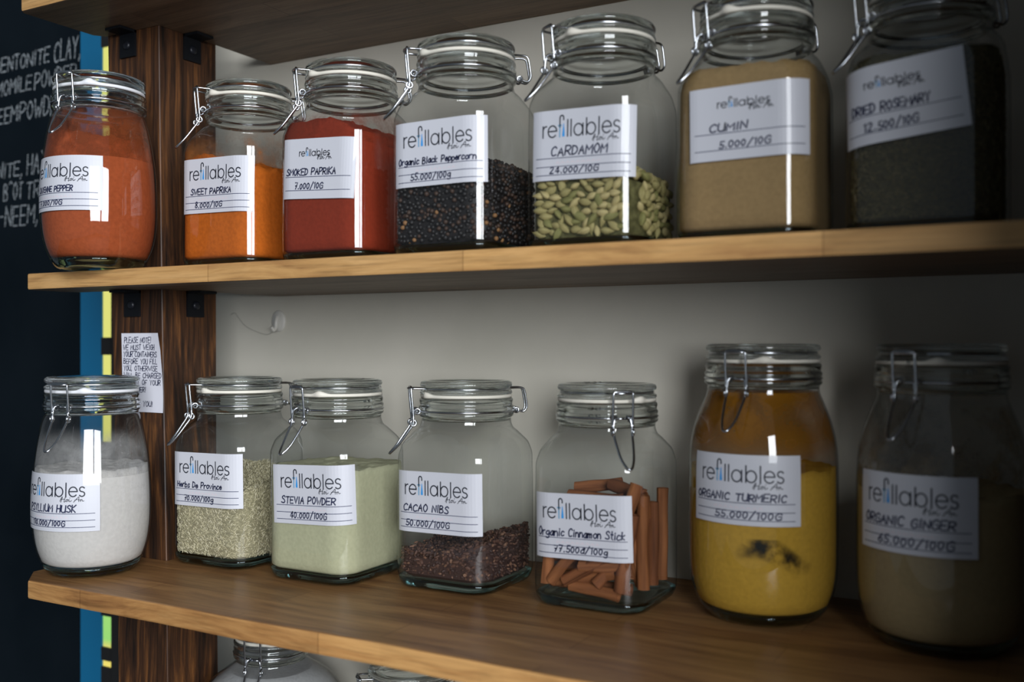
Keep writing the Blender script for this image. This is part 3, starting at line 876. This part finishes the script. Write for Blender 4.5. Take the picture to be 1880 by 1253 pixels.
rough = lambda x, y, s, amp, k=1.0: amp * (vnoise(x * 60 * k, y * 60 * k, s) + 0.6 * vnoise(x * 150 * k, y * 150 * k, s) + 0.4 * vnoise(x * 330 * k, y * 330 * k, s))
sst = lambda a, c, x: (lambda t: t * t * (3 - 2 * t))(max(0, min(1, (x - a) / (c - a))))

# ---- upper row on the middle shelf
TOPZ = ZMT + 0.0002
LOWZ = ZLT + 0.0002
FLRZ = ZFT + 0.0002

# cayenne
L_cay = (-0.9520, -0.2595, TOPZ); 
lab = make_label(J_rs, 0.0085, 0.1, 0.059, 0.0895, 'A', 'CAYENNE PEPPER', '7.000/10G', roll=R_(0), seed=11, hand=((0.17, 0.52, 0.10), (0.20, 0.37, 0.09)))
make_jar(J_rs, L_cay, 181, 0, -36, 'round clip-top jar of orange-brown cayenne pepper in front of the post on the middle shelf', lab, 'gasket_white',
         (film('cayenne_film', (0.30, 0.075, 0.026), 0.40, 0.56, 70, 0.85), 0.120, 0.1765, lambda x, y, z: 1.15 - sst(0.150, 0.176, z) * 0.55))
put_fill('cayenne_powder', J_rs, L_cay, 0, lambda x, y: 0.148 + rough(x, y, 1, 0.004) - 0.006 * sst(0.0, 0.05, x), powder('cayenne', (0.37, 0.080, 0.026), 0.8), 'orange-brown ground cayenne filling the round jar in front of the post', 'spice powder')
# sweet paprika
L = (-0.8221, -0.1596, TOPZ)
lab = make_label(J_sq, 0.0075, 0.1, 0.0605, 0.0915, 'A', 'SWEET PAPRIKA', '8.000/10G', roll=R_(-0.9), seed=12, hand=((0.13, 0.60, 0.105), (0.20, 0.40, 0.10)))
make_jar(J_sq, L, 457, 0, -78, 'square clip-top jar of bright orange sweet paprika, right of the post on the middle shelf', lab, 'gasket',
         (film('sweet_film', (0.40, 0.15, 0.045), 0.44, 0.55, 80, 0.8), 0.112, 0.155, lambda x, y, z: 1.0 - sst(0.125, 0.152, z) * 0.9))
put_fill('sweet_paprika', J_sq, L, 0, lambda x, y: 0.1255 - 0.016 * sst(-0.005, 0.05, x) + rough(x, y, 2, 0.0055), powder('sweet', (0.55, 0.130, 0.014), 0.78), 'bright orange ground sweet paprika inside the square jar right of the post', 'spice powder')
# smoked paprika
L = (-0.6676, -0.1676, TOPZ); rt = 0.0
lab = make_label(J_sq, 0.003, 0.092, 0.0615, 0.0955, 'B', 'SMOKED PAPRIKA', '7.000/10G', roll=R_(-3), seed=13, hand=((0.06, 0.70, 0.105), (0.19, 0.40, 0.10)))
make_jar(J_sq, L, 650, rt, -80, 'square clip-top jar of dark red smoked paprika, filled to the shoulder', lab, 'gasket',
         (film('smoked_film', (0.30, 0.06, 0.03), 0.45, 0.6, 60, 0.75), 0.120, 0.158, lambda x, y, z: 1.0 - sst(0.146, 0.158, z)))
put_fill('smoked_paprika', J_sq, L, rt, lambda x, y: 0.1475 - 0.018 * sst(0.015, 0.06, x) + rough(x, y, 3, 0.003), powder('smoked', (0.25, 0.034, 0.014), 0.85), 'dark red ground smoked paprika inside the fullest square red jar', 'spice powder')
# black pepper
L_pep = (-0.5181, -0.1760, TOPZ)
lab = make_label(J_sq, 0.006, 0.101, 0.0615, 0.0965, 'A', 'Organic Black Peppercorn', '55.000/100g', roll=R_(0.3), seed=14, hand=((0.05, 0.84, 0.10), (0.19, 0.44, 0.10)))
make_jar(J_sq, L_pep, 857, 0, -82, 'square clip-top jar of black peppercorns on the middle shelf', lab)
# cardamom
L_car = (-0.3771, -0.1605, TOPZ)
lab = make_label(J_sq, 0.0055, 0.1, 0.0625, 0.0935, 'A', 'CARDAMOM', '24.000/10G', roll=R_(-1.2), seed=15, hand=((0.20, 0.54, 0.125), (0.19, 0.47, 0.09)))
make_jar(J_sq, L_car, 1108, 0, -60, 'square clip-top jar of pale green cardamom pods on the middle shelf', lab)
# cumin
L = (-0.2363, -0.1509, TOPZ)
lab = make_label(J_sq, 0.0105, 0.101, 0.061, 0.0995, 'B', 'CUMIN', '5.000/10G', roll=R_(0.6), seed=16, hand=((0.17, 0.31, 0.105), (0.25, 0.42, 0.095)))
make_jar(J_sq, L, 1390, 0, -52, 'square clip-top jar of tan ground cumin, second from the right on the middle shelf', lab)
put_fill('ground_cumin', J_sq, L, 0, lambda x, y: 0.148 + rough(x, y, 4, 0.003), powder('cumin', (0.37, 0.245, 0.110), 0.84), 'tan ground cumin inside the square jar between cardamom and rosemary', 'spice powder')
# rosemary
L_ros = (-0.0973, -0.1390, TOPZ); rt_ros = 0.0
lab = make_label(J_sq, -0.0145, 0.096, 0.061, 0.106, 'B', 'DRIED ROSEMARY', '12.500/10G', roll=R_(6), seed=17, hand=((0.10, 0.62, 0.115), (0.20, 0.42, 0.11)))
make_jar(J_sq, L_ros, 1706, rt_ros, -62, 'shadowed square jar of dark green dried rosemary at the right end of the middle shelf', lab)
# ---- lower row on the lower shelf
L_psy = (-0.9390, -0.2790, LOWZ)
lab = make_label(J_rs, 0.013, 0.1, 0.06, 0.0835, 'A', 'PSYLLIUM HUSK', '110.000/100G', roll=R_(0), seed=21, hand=((0.14, 0.62, 0.12), (0.20, 0.45, 0.10)))
make_jar(J_rs, L_psy, 172, 0, -33, 'round clip-top jar of whitish psyllium husk at the left end of the lower shelf', lab, 'gasket_white',
         (film('psyllium_film', (0.50, 0.49, 0.48), 0.38, 0.58, 60, 0.62), 0.108, 0.158, lambda x, y, z: 1.0 - sst(0.128, 0.158, z)))
put_fill('psyllium_husk', J_rs, L_psy, 0, lambda x, y: 0.116 + rough(x, y, 5, 0.0022), powder('psyllium', (0.62, 0.59, 0.56), 0.9), 'whitish powdered psyllium husk inside the round jar at far left of the lower shelf', 'husk powder')
L_her = (-0.8409, -0.1552, LOWZ)
lab = make_label(J_sq, 0.006, 0.1, 0.06, 0.0985, 'A', 'Herbs De Province', '70.000/100g', roll=R_(0.7), seed=22, hand=((0.07, 0.68, 0.105), (0.18, 0.44, 0.095)))
make_jar(J_sq, L_her, 441, 0, -75, 'square clip-top jar of dried mixed herbs beside the post on the lower shelf', lab)
L = (-0.6944, -0.1573, LOWZ)
lab = make_label(J_sq, 0.013, 0.103, 0.0615, 0.0935, 'A', 'STEVIA POWDER', '40.000/100G', roll=R_(2.2), seed=23, hand=((0.11, 0.68, 0.115), (0.22, 0.47, 0.105)))
make_jar(J_sq, L, 621, 0, -46, 'square clip-top jar of pale green stevia powder on the lower shelf', lab)
put_fill('stevia_powder', J_sq, L, 0, lambda x, y: 0.1195 + rough(x, y, 6, 0.0018), powder('stevia', (0.49, 0.485, 0.315), 0.88), 'pale green stevia powder inside the third jar on the lower shelf', 'sweetener powder')
L_cac = (-0.5510, -0.1227, LOWZ)
lab = make_label(J_sq, 0.0025, 0.1, 0.0615, 0.0905, 'A', 'CACAO NIBS', '50.000/100G', roll=R_(0.7), seed=24, hand=((0.09, 0.54, 0.115), (0.12, 0.52, 0.105)))
make_jar(J_sq, L_cac, 857, 0, -80, 'square clip-top jar with a low layer of dark cacao nibs', lab)
L_cin = (-0.3928, -0.1170, LOWZ)
lab = make_label(J_sq, -0.0005, 0.101, 0.061, 0.0795, 'A', 'Organic Cinnamon Stick', '77.500đ/100g', roll=R_(1.5), seed=25, hand=((0.05, 0.88, 0.12), (0.22, 0.54, 0.10)))
make_jar(J_sq, L_cin, 1113, 0, 15, 'square clip-top jar of cinnamon sticks on the lower shelf', lab)
L_tur = (-0.2447, -0.0978, LOWZ)
lab = make_label(J_rt, -0.001, 0.103, 0.061, 0.123, 'A', 'ORGANIC TURMERIC', '55.000/100G', roll=R_(0), seed=26, hand=((0.05, 0.82, 0.105), (0.26, 0.57, 0.10)))
make_jar(J_rt, L_tur, 1400, 0, -22, 'tall round clip-top jar of yellow turmeric powder on the lower shelf', lab, 'gasket',
         (film('turmeric_film', (0.40, 0.165, 0.014), 0.30, 0.46, 40, 0.97), 0.124, 0.2065, lambda x, y, z: sst(0.126, 0.172, z) * (0.75 + 0.5 * vnoise(x * 30, y * 30, z * 30))))
put_fill('turmeric_powder', J_rt, L_tur, 0, lambda x, y: 0.138 + rough(x, y, 7, 0.003), powder('turmeric', (0.56, 0.33, 0.045), 0.85), 'yellow turmeric powder inside the tall round jar next to the cinnamon', 'spice powder')
L_gin = (-0.0912, -0.1126, LOWZ)
lab = make_label(J_rt, -0.016, 0.1, 0.063, 0.115, 'A', 'ORGANIC GINGER', '65.000/100G', roll=R_(0), seed=27, hand=((0.07, 0.76, 0.115), (0.22, 0.60, 0.11)))
make_jar(J_rt, L_gin, 1727, 0, -26, 'shadowed tall round jar of tan ginger powder at right end of the lower shelf', lab, 'gasket',
         (film('ginger_film', (0.30, 0.22, 0.12), 0.50, 0.58, 45, 0.7), 0.130, 0.200, lambda x, y, z: 1.0 - 0.5 * sst(0.16, 0.2, z)))
put_fill('ginger_powder', J_rt, L_gin, 0, lambda x, y: 0.130 + rough(x, y, 8, 0.004), powder('ginger', (0.36, 0.27, 0.14), 0.88), 'tan ginger powder inside the shadowed tall round jar at right', 'spice powder')
# ---- the two jars peeping up under the lower shelf
L_b1 = (-0.8105, -0.1345, FLRZ)
make_jar(J_big, L_b1, 487, 0, -24, 'bulbous clip-top jar of greyish white powder under the lower shelf beside the post', None)
put_fill('white_powder', J_big, L_b1, 0, lambda x, y: 0.1965, powder('greywhite', (0.50, 0.50, 0.50), 0.85), 'greyish white powder inside the bulbous jar below the lower shelf', 'powder', t=0.0032)
L_b2 = (-0.6432, -0.0911, FLRZ)
make_jar(J_sq, L_b2, 755, 0, -78, 'clip-top jar under the lower shelf right of the bulbous jar, only its lid showing', None)

# dark smear on the turmeric jar and the cayenne jar, inside the glass
def smear_mat(name, col, scale):
    return film(name, col, 0.38, 0.52, scale, 0.9, 30)
def smear(jt, loc, u0, wd, z0, ht, mat):
    m = MB(); cov = []
    rows = []
    for j in range(15):
        z = z0 + ht * (j / 14 - 0.5); r = interp(jt.prof, z)[0] - 0.0010
        rows.append([(r * math.sin((u0 + wd * (i / 24 - 0.5)) / r), -r * math.cos((u0 + wd * (i / 24 - 0.5)) / r), z) for i in range(25)])
        for i in range(25):
            x = abs(i / 24 - 0.5) * 2; y = abs(j / 14 - 0.5 - 0.28 * math.sin(i / 24 * 5.0)) * 2.4
            cov.append(max(0.0, 1.25 - (x * x + y * y) * 1.3))
    m.grid(rows, 0, closed=False, flip=True)
    me = m.mesh('smear', [mat]); at = me.attributes.new('cover', 'FLOAT', 'POINT'); at.data.foreach_set('value', cov)
    root = [o for o in COL.objects if o.name.startswith('glass_jar') and (o.location - Vector(loc)).length < 1e-4][0]
    o = link('smear', me, root); o['label'] = 'dark grey smear on the glass'
smear(J_rt, L_tur, 0.0270, 0.070, 0.0660, 0.030, smear_mat('smear_dark', (0.03, 0.03, 0.025), 90))
smear(J_rs, L_cay, -0.0330, 0.016, 0.0930, 0.018, smear_mat('smear_brown', (0.05, 0.016, 0.012), 160))

# ------------------------------------------------------------------ loose contents made of pieces
def inside(jt, x, y, z, t):
    a, rc = interp(jt.prof, z); a -= t; rc = max(rc - t, 0.001)
    ax, ay = abs(x), abs(y); L = a - rc
    if ax > a or ay > a: return False
    if ax > L and ay > L: return math.hypot(ax - L, ay - L) <= rc
    return True

def shell_points(jt, hfn, n, pr, rng, mg=0.0018):
    """points spread over the visible skin of a heap: on the walls and on the top"""
    pts = []; tries = 0
    minz = 0.0125 + pr + (mg - 0.0018) * 1.2
    while len(pts) < n and tries < n * 400:
        tries += 1
        x, y = rng.uniform(-SQ, SQ), rng.uniform(-SQ, SQ)
        z = rng.uniform(minz, 0.14)
        h = hfn(x, y)
        if z > h: continue
        if not inside(jt, x, y, z, pr + mg): continue
        depth_top = h - z
        depth_side = 0 if not inside(jt, x, y, z, pr * 3.1 + mg) else 1
        if depth_side and depth_top > pr * 2.2: continue
        if depth_side == 0 and (y > 0.02 and x < 0.02): 
            if depth_top > pr * 3 and rng.random() < 0.7: continue
        pts.append((x, y, z))
    return pts

def thin_out(pts, dmin):
    cell = {}; out = []
    for p in pts:
        k = tuple(int(math.floor(c / dmin)) for c in p)
        ok = True
        for dx in (-1, 0, 1):
            for dy in (-1, 0, 1):
                for dz in (-1, 0, 1):
                    for q in cell.get((k[0] + dx, k[1] + dy, k[2] + dz), ()):
                        if (q[0] - p[0]) ** 2 + (q[1] - p[1]) ** 2 + (q[2] - p[2]) ** 2 < dmin * dmin: ok = False; break
                    if not ok: break
                if not ok: break
            if not ok: break
        if ok:
            cell.setdefault(k, []).append(p); out.append(p)
    return out

def unit_blob(n_lat, n_lon, fn):
    vs = []; fs = []
    for i in range(n_lat + 1):
        th_ = PI * i / n_lat
        for j in range(n_lon):
            ph = 2 * PI * j / n_lon
            vs.append(fn(math.sin(th_) * math.cos(ph), math.sin(th_) * math.sin(ph), math.cos(th_)))
    for i in range(n_lat):
        for j in range(n_lon):
            k = (j + 1) % n_lon
            fs.append((i * n_lon + j, (i + 1) * n_lon + j, (i + 1) * n_lon + k, i * n_lon + k))
    return vs, fs

def rand_rot(rng, tilt=1.0):
    return Matrix.Rotation(rng.uniform(0, 2 * PI), 3, 'Z') @ Matrix.Rotation(rng.uniform(-PI / 2, PI / 2) * tilt, 3, 'X') @ Matrix.Rotation(rng.uniform(0, 2 * PI), 3, 'Z')

def place(mb, blob, p, rot, s, mat=0):
    vs, fs = blob
    P = Vector(p)
    mb.add([P + rot @ Vector((v[0] * s[0], v[1] * s[1], v[2] * s[2])) for v in vs], fs, mat)

rng = random.Random(5)
# peppercorns: nobody could count them
hp = lambda x, y: 0.100 - 0.020 * sst(0.0, 0.06, x) + 0.006 * sst(-0.02, 0.06, y)
M['pepper1'] = plain('peppercorn_black', (0.012, 0.010, 0.010), 0.55)
M['pepper2'] = plain('peppercorn_brown', (0.050, 0.026, 0.016), 0.6)
M['pepper3'] = plain('peppercorn_tan', (0.26, 0.13, 0.05), 0.65)
mb = MB()
pts = thin_out(shell_points(J_sq, hp, 30000, 0.0023, rng), 0.0037)
pb_blob = unit_blob(5, 8, lambda x, y, z: (x * (1 + 0.08 * math.sin(7 * z)), y * (1 + 0.08 * math.cos(6 * x)), z))
for p in pts:
    s = 0.00235 * rng.uniform(0.85, 1.12); r = rng.random()
    place(mb, pb_blob, p, rand_rot(rng), (s, s, s), 0 if r < 0.66 else (1 if r < 0.98 else 2))
fm = fill_mesh(J_sq, lambda x, y: hp(x, y) - 0.0045, M['pepper1'], t=0.0055, name='core')
mb.add([v.co for v in fm.vertices], [tuple(p.vertices) for p in fm.polygons], 0)
o = link('peppercorns', mb.mesh('peppercorns', [M['pepper1'], M['pepper2'], M['pepper3']]), None, L_pep)
tag(o, 'black peppercorns heaped inside the square pepper jar', 'peppercorns', None, 'stuff')

# cacao nibs
hc = lambda x, y: 0.037 + 0.016 * sst(-0.02, 0.06, x) + 0.004 * sst(-0.02, 0.05, y) + rough(x, y, 12, 0.004)
M['nib1'] = plain('nib_dark', (0.045, 0.022, 0.018), 0.7)
M['nib2'] = plain('nib_brown', (0.105, 0.050, 0.034), 0.7)
M['nib3'] = plain('nib_light', (0.22, 0.115, 0.07), 0.75)
mb = MB()
pts = thin_out(shell_points(J_sq, hc, 16000, 0.0020, rng, 0.0032), 0.0027)
chip = unit_blob(3, 5, lambda x, y, z: (x, y * 0.7, z * 0.5))
for p in pts:
    s = 0.0026 * rng.uniform(0.6, 1.25); r = rng.random()
    place(mb, chip, p, rand_rot(rng), (s * rng.uniform(0.7, 1.5), s, s), 0 if r < 0.5 else (1 if r < 0.88 else 2))
fm = fill_mesh(J_sq, lambda x, y: hc(x, y) - 0.003, M['nib1'], t=0.0062, name='core')
mb.add([v.co for v in fm.vertices], [tuple(p.vertices) for p in fm.polygons], 0)
o = link('cacao_nibs', mb.mesh('cacao_nibs', [M['nib1'], M['nib2'], M['nib3']], False), None, L_cac)
tag(o, 'dark brown broken cacao nibs lying low in the square jar', 'cacao nibs', None, 'stuff')

# dried herbs: fine needles and flakes
def needles(name, jt, hfn, n, cols, loc, rot, label, cat, ln=0.0042, wd=0.0008, spread=0.0012, seed=3):
    rg = random.Random(seed); mats = [plain(name + str(i), c, 0.85, spec=0.2) for i, c in enumerate(cols)]
    mb = MB(); pts = thin_out(shell_points(jt, hfn, n, 0.0011, rg, 0.0010 + ln * 0.34), spread)
    nd = ([(-1, -1, 0), (-1, 1, 0), (0, 0, 1), (1, -.6, .1), (1, .6, .1), (0, 0, -1)], [(0, 2, 1), (0, 3, 2), (2, 3, 4), (1, 2, 4), (0, 1, 5), (0, 5, 3), (3, 5, 4), (1, 4, 5)])
    for p in pts:
        k = rg.uniform(0.55, 1.25)
        x, y = p[0], p[1]
        # needles lie against the wall: keep their long axis along it
        L = SQ - RC; cx_, cy_ = max(0, abs(x) - L), max(0, abs(y) - L)
        bas = Matrix.Rotation((math.atan2(math.copysign(cy_, y), math.copysign(cx_, x)) if cx_ + cy_ > 0.01 else rg.uniform(0, 6)) + PI / 2, 3, 'Z')
        rot_ = bas @ Matrix.Rotation(rg.uniform(-0.16, 0.16), 3, 'Z') @ Matrix.Rotation(rg.uniform(-1.3, 1.3), 3, 'Y')
        place(mb, nd, p, rot_, (ln / 2 * k, wd / 2 * rg.uniform(0.7, 1.6), wd / 2), min(len(cols) - 1, int(rg.random() ** 1.3 * len(cols))))
    fm = fill_mesh(jt, lambda x, y: hfn(x, y) - 0.0022, mats[-1], t=0.0034 + ln * 0.34, name='core')
    mb.add([v.co for v in fm.vertices], [tuple(p.vertices) for p in fm.polygons], len(cols) - 1)
    o = link(name, mb.mesh(name, mats, False), None, loc, rot)
    tag(o, label, cat, None, 'stuff')
hh = lambda x, y: 0.103 - 0.014 * sst(0.0, 0.06, x) + 0.004 * sst(-0.05, 0.05, y) + rough(x, y, 14, 0.003)
needles('dried_herbs', J_sq, hh, 30000, [(0.70, 0.63, 0.42), (0.56, 0.51, 0.33), (0.82, 0.75, 0.55), (0.42, 0.38, 0.24), (0.30, 0.27, 0.17)], L_her, 0, 'dried greenish tan herb flakes heaped inside the jar beside the post', 'herbs')
hr = lambda x, y: 0.146 + rough(x, y, 15, 0.002)
needles('dried_rosemary', J_sq, hr, 20000, [(0.150, 0.125, 0.055), (0.110, 0.098, 0.048), (0.20, 0.165, 0.085), (0.060, 0.052, 0.028)], L_ros, rt_ros, 'dark green dried rosemary needles inside the shadowed square jar at right', 'herbs', ln=0.006, spread=0.0015, seed=8)

# cardamom pods: single pods where they show, a core behind them
M['pod1'] = mottled('pod_green', [(0.3, (0.29, 0.245, 0.095)), (0.7, (0.42, 0.365, 0.16))], scale=300, stretch=(1, 1, 0.15), rough=0.7, bump=0.4)
M['pod2'] = mottled('pod_pale', [(0.3, (0.41, 0.335, 0.145)), (0.7, (0.54, 0.455, 0.22))], scale=300, stretch=(1, 1, 0.15), rough=0.7, bump=0.4)
M['pod3'] = mottled('pod_olive', [(0.3, (0.17, 0.165, 0.055)), (0.7, (0.28, 0.265, 0.10))], scale=300, stretch=(1, 1, 0.15), rough=0.7, bump=0.4)
M['podcore'] = mottled('pod_core', [(0.4, (0.07, 0.065, 0.025)), (0.7, (0.16, 0.15, 0.06))], scale=160, rough=0.9, bump=0.3)
pod_meshes = []
for i in range(6):
    mb = MB(); e = rng.uniform(0.9, 1.1)
    def podfn(x, y, z, e=e):
        t = (z + 1) / 2
        rr = (math.sin(PI * min(1, t * 1.02)) ** 0.8) * (1.0 - 0.25 * t) if 0 < t < 1 else 0.0
        an = math.atan2(y, x); rb = 1 + 0.10 * math.cos(3 * an)
        l = math.hypot(x, y) or 1e-9
        return (x / l * rr * rb * 0.0041 * e, y / l * rr * rb * 0.0036, z * 0.0068 * e + 0.0009 * max(0, t - 0.85) * 6)
    vs, fs = unit_blob(10, 12, podfn)
    mb.add(vs, fs); pod_meshes.append(mb.mesh('cardamom_pod', [M[('pod1', 'pod2', 'pod3', 'pod1', 'pod2', 'pod1')[i]]]))
hk = lambda x, y: 0.078 + 0.004 * sst(-0.05, 0.0, x) - 0.018 * sst(0.015, 0.06, x)
cand = shell_points(J_sq, hk, 26000, 0.0034, rng)
cand = [p for p in cand if (p[1] < -0.036 or (p[0] > 0.036 and p[1] < 0.035) or (p[2] > hk(p[0], p[1]) - 0.007 and p[1] < 0.03))]
def skin(p):                          # how far a pod lies behind the glass or the top of the heap
    return min(0.059 + p[1], 0.059 - p[0] + 0.002, hk(p[0], p[1]) - p[2] + 0.004) + rng.uniform(0, 0.003)
cand.sort(key=skin)
pods = thin_out(cand, 0.0064)
pods = pods[:300]
proto = None
for i, p in enumerate(pods):
    me = pod_meshes[rng.randrange(6)]
    if proto is None:
        o = bpy.data.objects.new('cardamom_pod', me); proto = o
        tag(o, 'small pale green cardamom pod among the pods heaped in the cardamom jar', 'cardamom pod', 'cardamom pods in the jar')
    else:
        o = proto.copy(); o.data = me
    COL.objects.link(o)
    o.location = Vector(L_car) + Vector(p)
    # pods lie flat against the glass they touch
    if p[1] < -abs(p[0]) or p[1] < -0.05: base = Matrix.Rotation(rng.choice((-1, 1)) * PI / 2 + rng.gauss(0, 0.75), 3, 'Y')
    elif abs(p[0]) > 0.045: base = Matrix.Rotation(rng.choice((-1, 1)) * PI / 2 + rng.gauss(0, 0.75), 3, 'X')
    else: base = Matrix.Rotation(rng.uniform(0, 2 * PI), 3, 'Z') @ Matrix.Rotation(PI / 2 + rng.uniform(-0.4, 0.4), 3, 'X')
    o.rotation_euler = (base @ Matrix.Rotation(rng.uniform(-0.3, 0.3), 3, 'X') @ Matrix.Rotation(rng.uniform(0, 6), 3, 'Z')).to_euler()
    s = rng.uniform(0.86, 1.12); o.scale = (s, s, s)
o = link('cardamom_heap', fill_mesh(J_sq, lambda x, y: hk(x, y) - 0.006, M['podcore'], t=0.0068, name='cardamom_heap'), None, L_car)
tag(o, 'inner heap of cardamom behind the front pods in the cardamom jar', 'cardamom', None, 'stuff')

# cinnamon sticks
M['cin1'] = mottled('cinnamon_bark', [(0.3, (0.16, 0.056, 0.022)), (0.7, (0.38, 0.145, 0.055))], scale=120, stretch=(1, 1, 0.12), rough=0.75, bump=0.5, spec=0.2)
M['cin2'] = mottled('cinnamon_bark_dark', [(0.3, (0.11, 0.038, 0.017)), (0.7, (0.29, 0.105, 0.042))], scale=120, stretch=(1, 1, 0.12), rough=0.75, bump=0.5, spec=0.2)
def stick(a, c, r, label, seed):
    rg = random.Random(seed)
    A, C_ = Vector(a), Vector(c); ln = (C_ - A).length
    mb = MB(); n = 30; K = 12
    # a double scroll: two curls of bark facing each other
    sec = []
    th_ = 0.17 * r / 0.0065
    for i in range(n + 1):
        t = i / n; an = 2 * PI * 1.22 * t; rr = r * (1.0 - 0.30 * t)
        sec.append((rr * math.cos(an), rr * math.sin(an)))
    inn = [(x * 0.80, y * 0.80) for x, y in sec][::-1]
    sec = sec + inn
    rows = []
    bx, by = rg.uniform(-0.0015, 0.0015), rg.uniform(-0.0015, 0.0015); tw = rg.uniform(-0.4, 0.4)
    for k in range(K + 1):
        t = k / K; bend = math.sin(PI * t); ca, sa = math.cos(tw * t), math.sin(tw * t)
        wv = 1 + 0.05 * math.sin(t * 9 + seed)
        rows.append([((x * ca - y * sa) * wv + bx * bend, (x * sa + y * ca) * wv + by * bend, (t - 0.0) * ln) for x, y in sec])
    o0 = mb.grid(rows)
    m_ = len(sec)
    for base in (o0, o0 + K * m_):
        for i in range(n):
            f = (base + i, base + i + 1, base + m_ - 2 - i, base + m_ - 1 - i)
            mb.f.append(f if base == o0 else f[::-1]); mb.m.append(0)
    me = mb.mesh('cinnamon_stick', [M['cin1'] if seed % 3 else M['cin2']]); auto_smooth(me, 50)
    o = bpy.data.objects.new('cinnamon_stick', me); COL.objects.link(o)
    q = (C_ - A).to_track_quat('Z', 'Y')
    o.location = Vector(L_cin) + A
    o.rotation_euler = (q.to_matrix() @ Matrix.Rotation(rg.uniform(0, 6.28), 3, 'Z')).to_euler()
    tag(o, label, 'cinnamon stick', 'cinnamon sticks in the jar')
STK = [
 ((-0.047, -0.046, 0.020), (-0.046, -0.044, 0.098), 0.0062, 'upright cinnamon stick at the left front corner of the cinnamon jar'),
 ((-0.040, -0.049, 0.023), (0.006, -0.050, 0.070), 0.0058, 'cinnamon stick slanting up to the right under the left part of the label'),
 ((-0.026, -0.047, 0.024), (0.034, -0.050, 0.058), 0.0062, 'cinnamon stick slanting gently up to the right below the label middle'),
 ((-0.044, -0.036, 0.020), (0.030, -0.044, 0.036), 0.0060, 'long low cinnamon stick rising to the right near the jar floor'),
 ((-0.020, -0.046, 0.0195), (0.033, -0.046, 0.0150), 0.0056, 'cinnamon stick lying on the jar floor with its open end to the right'),
 ((0.036, -0.047, 0.0200), (0.047, -0.043, 0.092), 0.0064, 'upright cinnamon stick at the right front corner below the label edge'),
 ((0.032, -0.047, 0.070), (0.046, -0.030, 0.118), 0.0062, 'leaning cinnamon stick at upper right beside the label edge'),
 ((0.050, -0.022, 0.019), (0.0485, -0.018, 0.106), 0.0060, 'upright cinnamon stick against the right glass just behind the front corner'),
 ((0.050, 0.002, 0.019), (0.050, 0.004, 0.098), 0.0060, 'upright cinnamon stick in the middle of the right glass side'),
 ((0.049, 0.030, 0.019), (0.049, 0.032, 0.108), 0.0062, 'upright cinnamon stick at the back right corner of the jar'),
 ((-0.046, 0.020, 0.104), (0.004, 0.032, 0.110), 0.0062, 'top cinnamon stick lying across the back left above the label'),
 ((0.000, 0.012, 0.110), (0.044, -0.006, 0.104), 0.0062, 'top cinnamon stick lying across the back right above the label'),
 ((0.042, -0.010, 0.020), (0.030, -0.034, 0.100), 0.0066, 'cinnamon stick leaning forward behind the right front corner sticks'),
 ((0.041, 0.018, 0.020), (0.043, -0.008, 0.104), 0.0066, 'cinnamon stick leaning forward in the row along the right glass side'),
 ((0.010, -0.049, 0.024), (0.036, -0.036, 0.052), 0.0060, 'short cinnamon stick crossing just below the right end of the label'),
 ((-0.008, -0.048, 0.040), (0.044, -0.046, 0.046), 0.0064, 'cinnamon stick lying nearly level right below the label'),
 ((0.022, -0.022, 0.019), (0.040, 0.000, 0.062), 0.0064, 'cinnamon stick standing aslant in the lower right of the pile'),
 ((-0.044, -0.018, 0.096), (0.030, -0.030, 0.102), 0.0060, 'cinnamon stick lying level just above the label top edge'),
]
for i, (a, c, r, lb) in enumerate(STK): a = (a[0] * 0.94, a[1] * 0.94, a[2]); c = (c[0] * 0.94, c[1] * 0.94, c[2]); r *= 1.1; stick(a, c, r, lb, i + 1)
for i in range(15):
    z = 0.022 + 0.0052 * i; y = -0.030 + (i % 4) * 0.020
    stick((-0.046, y, z + rng.uniform(-0.004, 0.004)), (0.036, y + rng.uniform(-0.008, 0.008), z + rng.uniform(-0.006, 0.010)), 0.0062, 'cinnamon stick in the middle of the pile behind the front sticks', 30 + i)
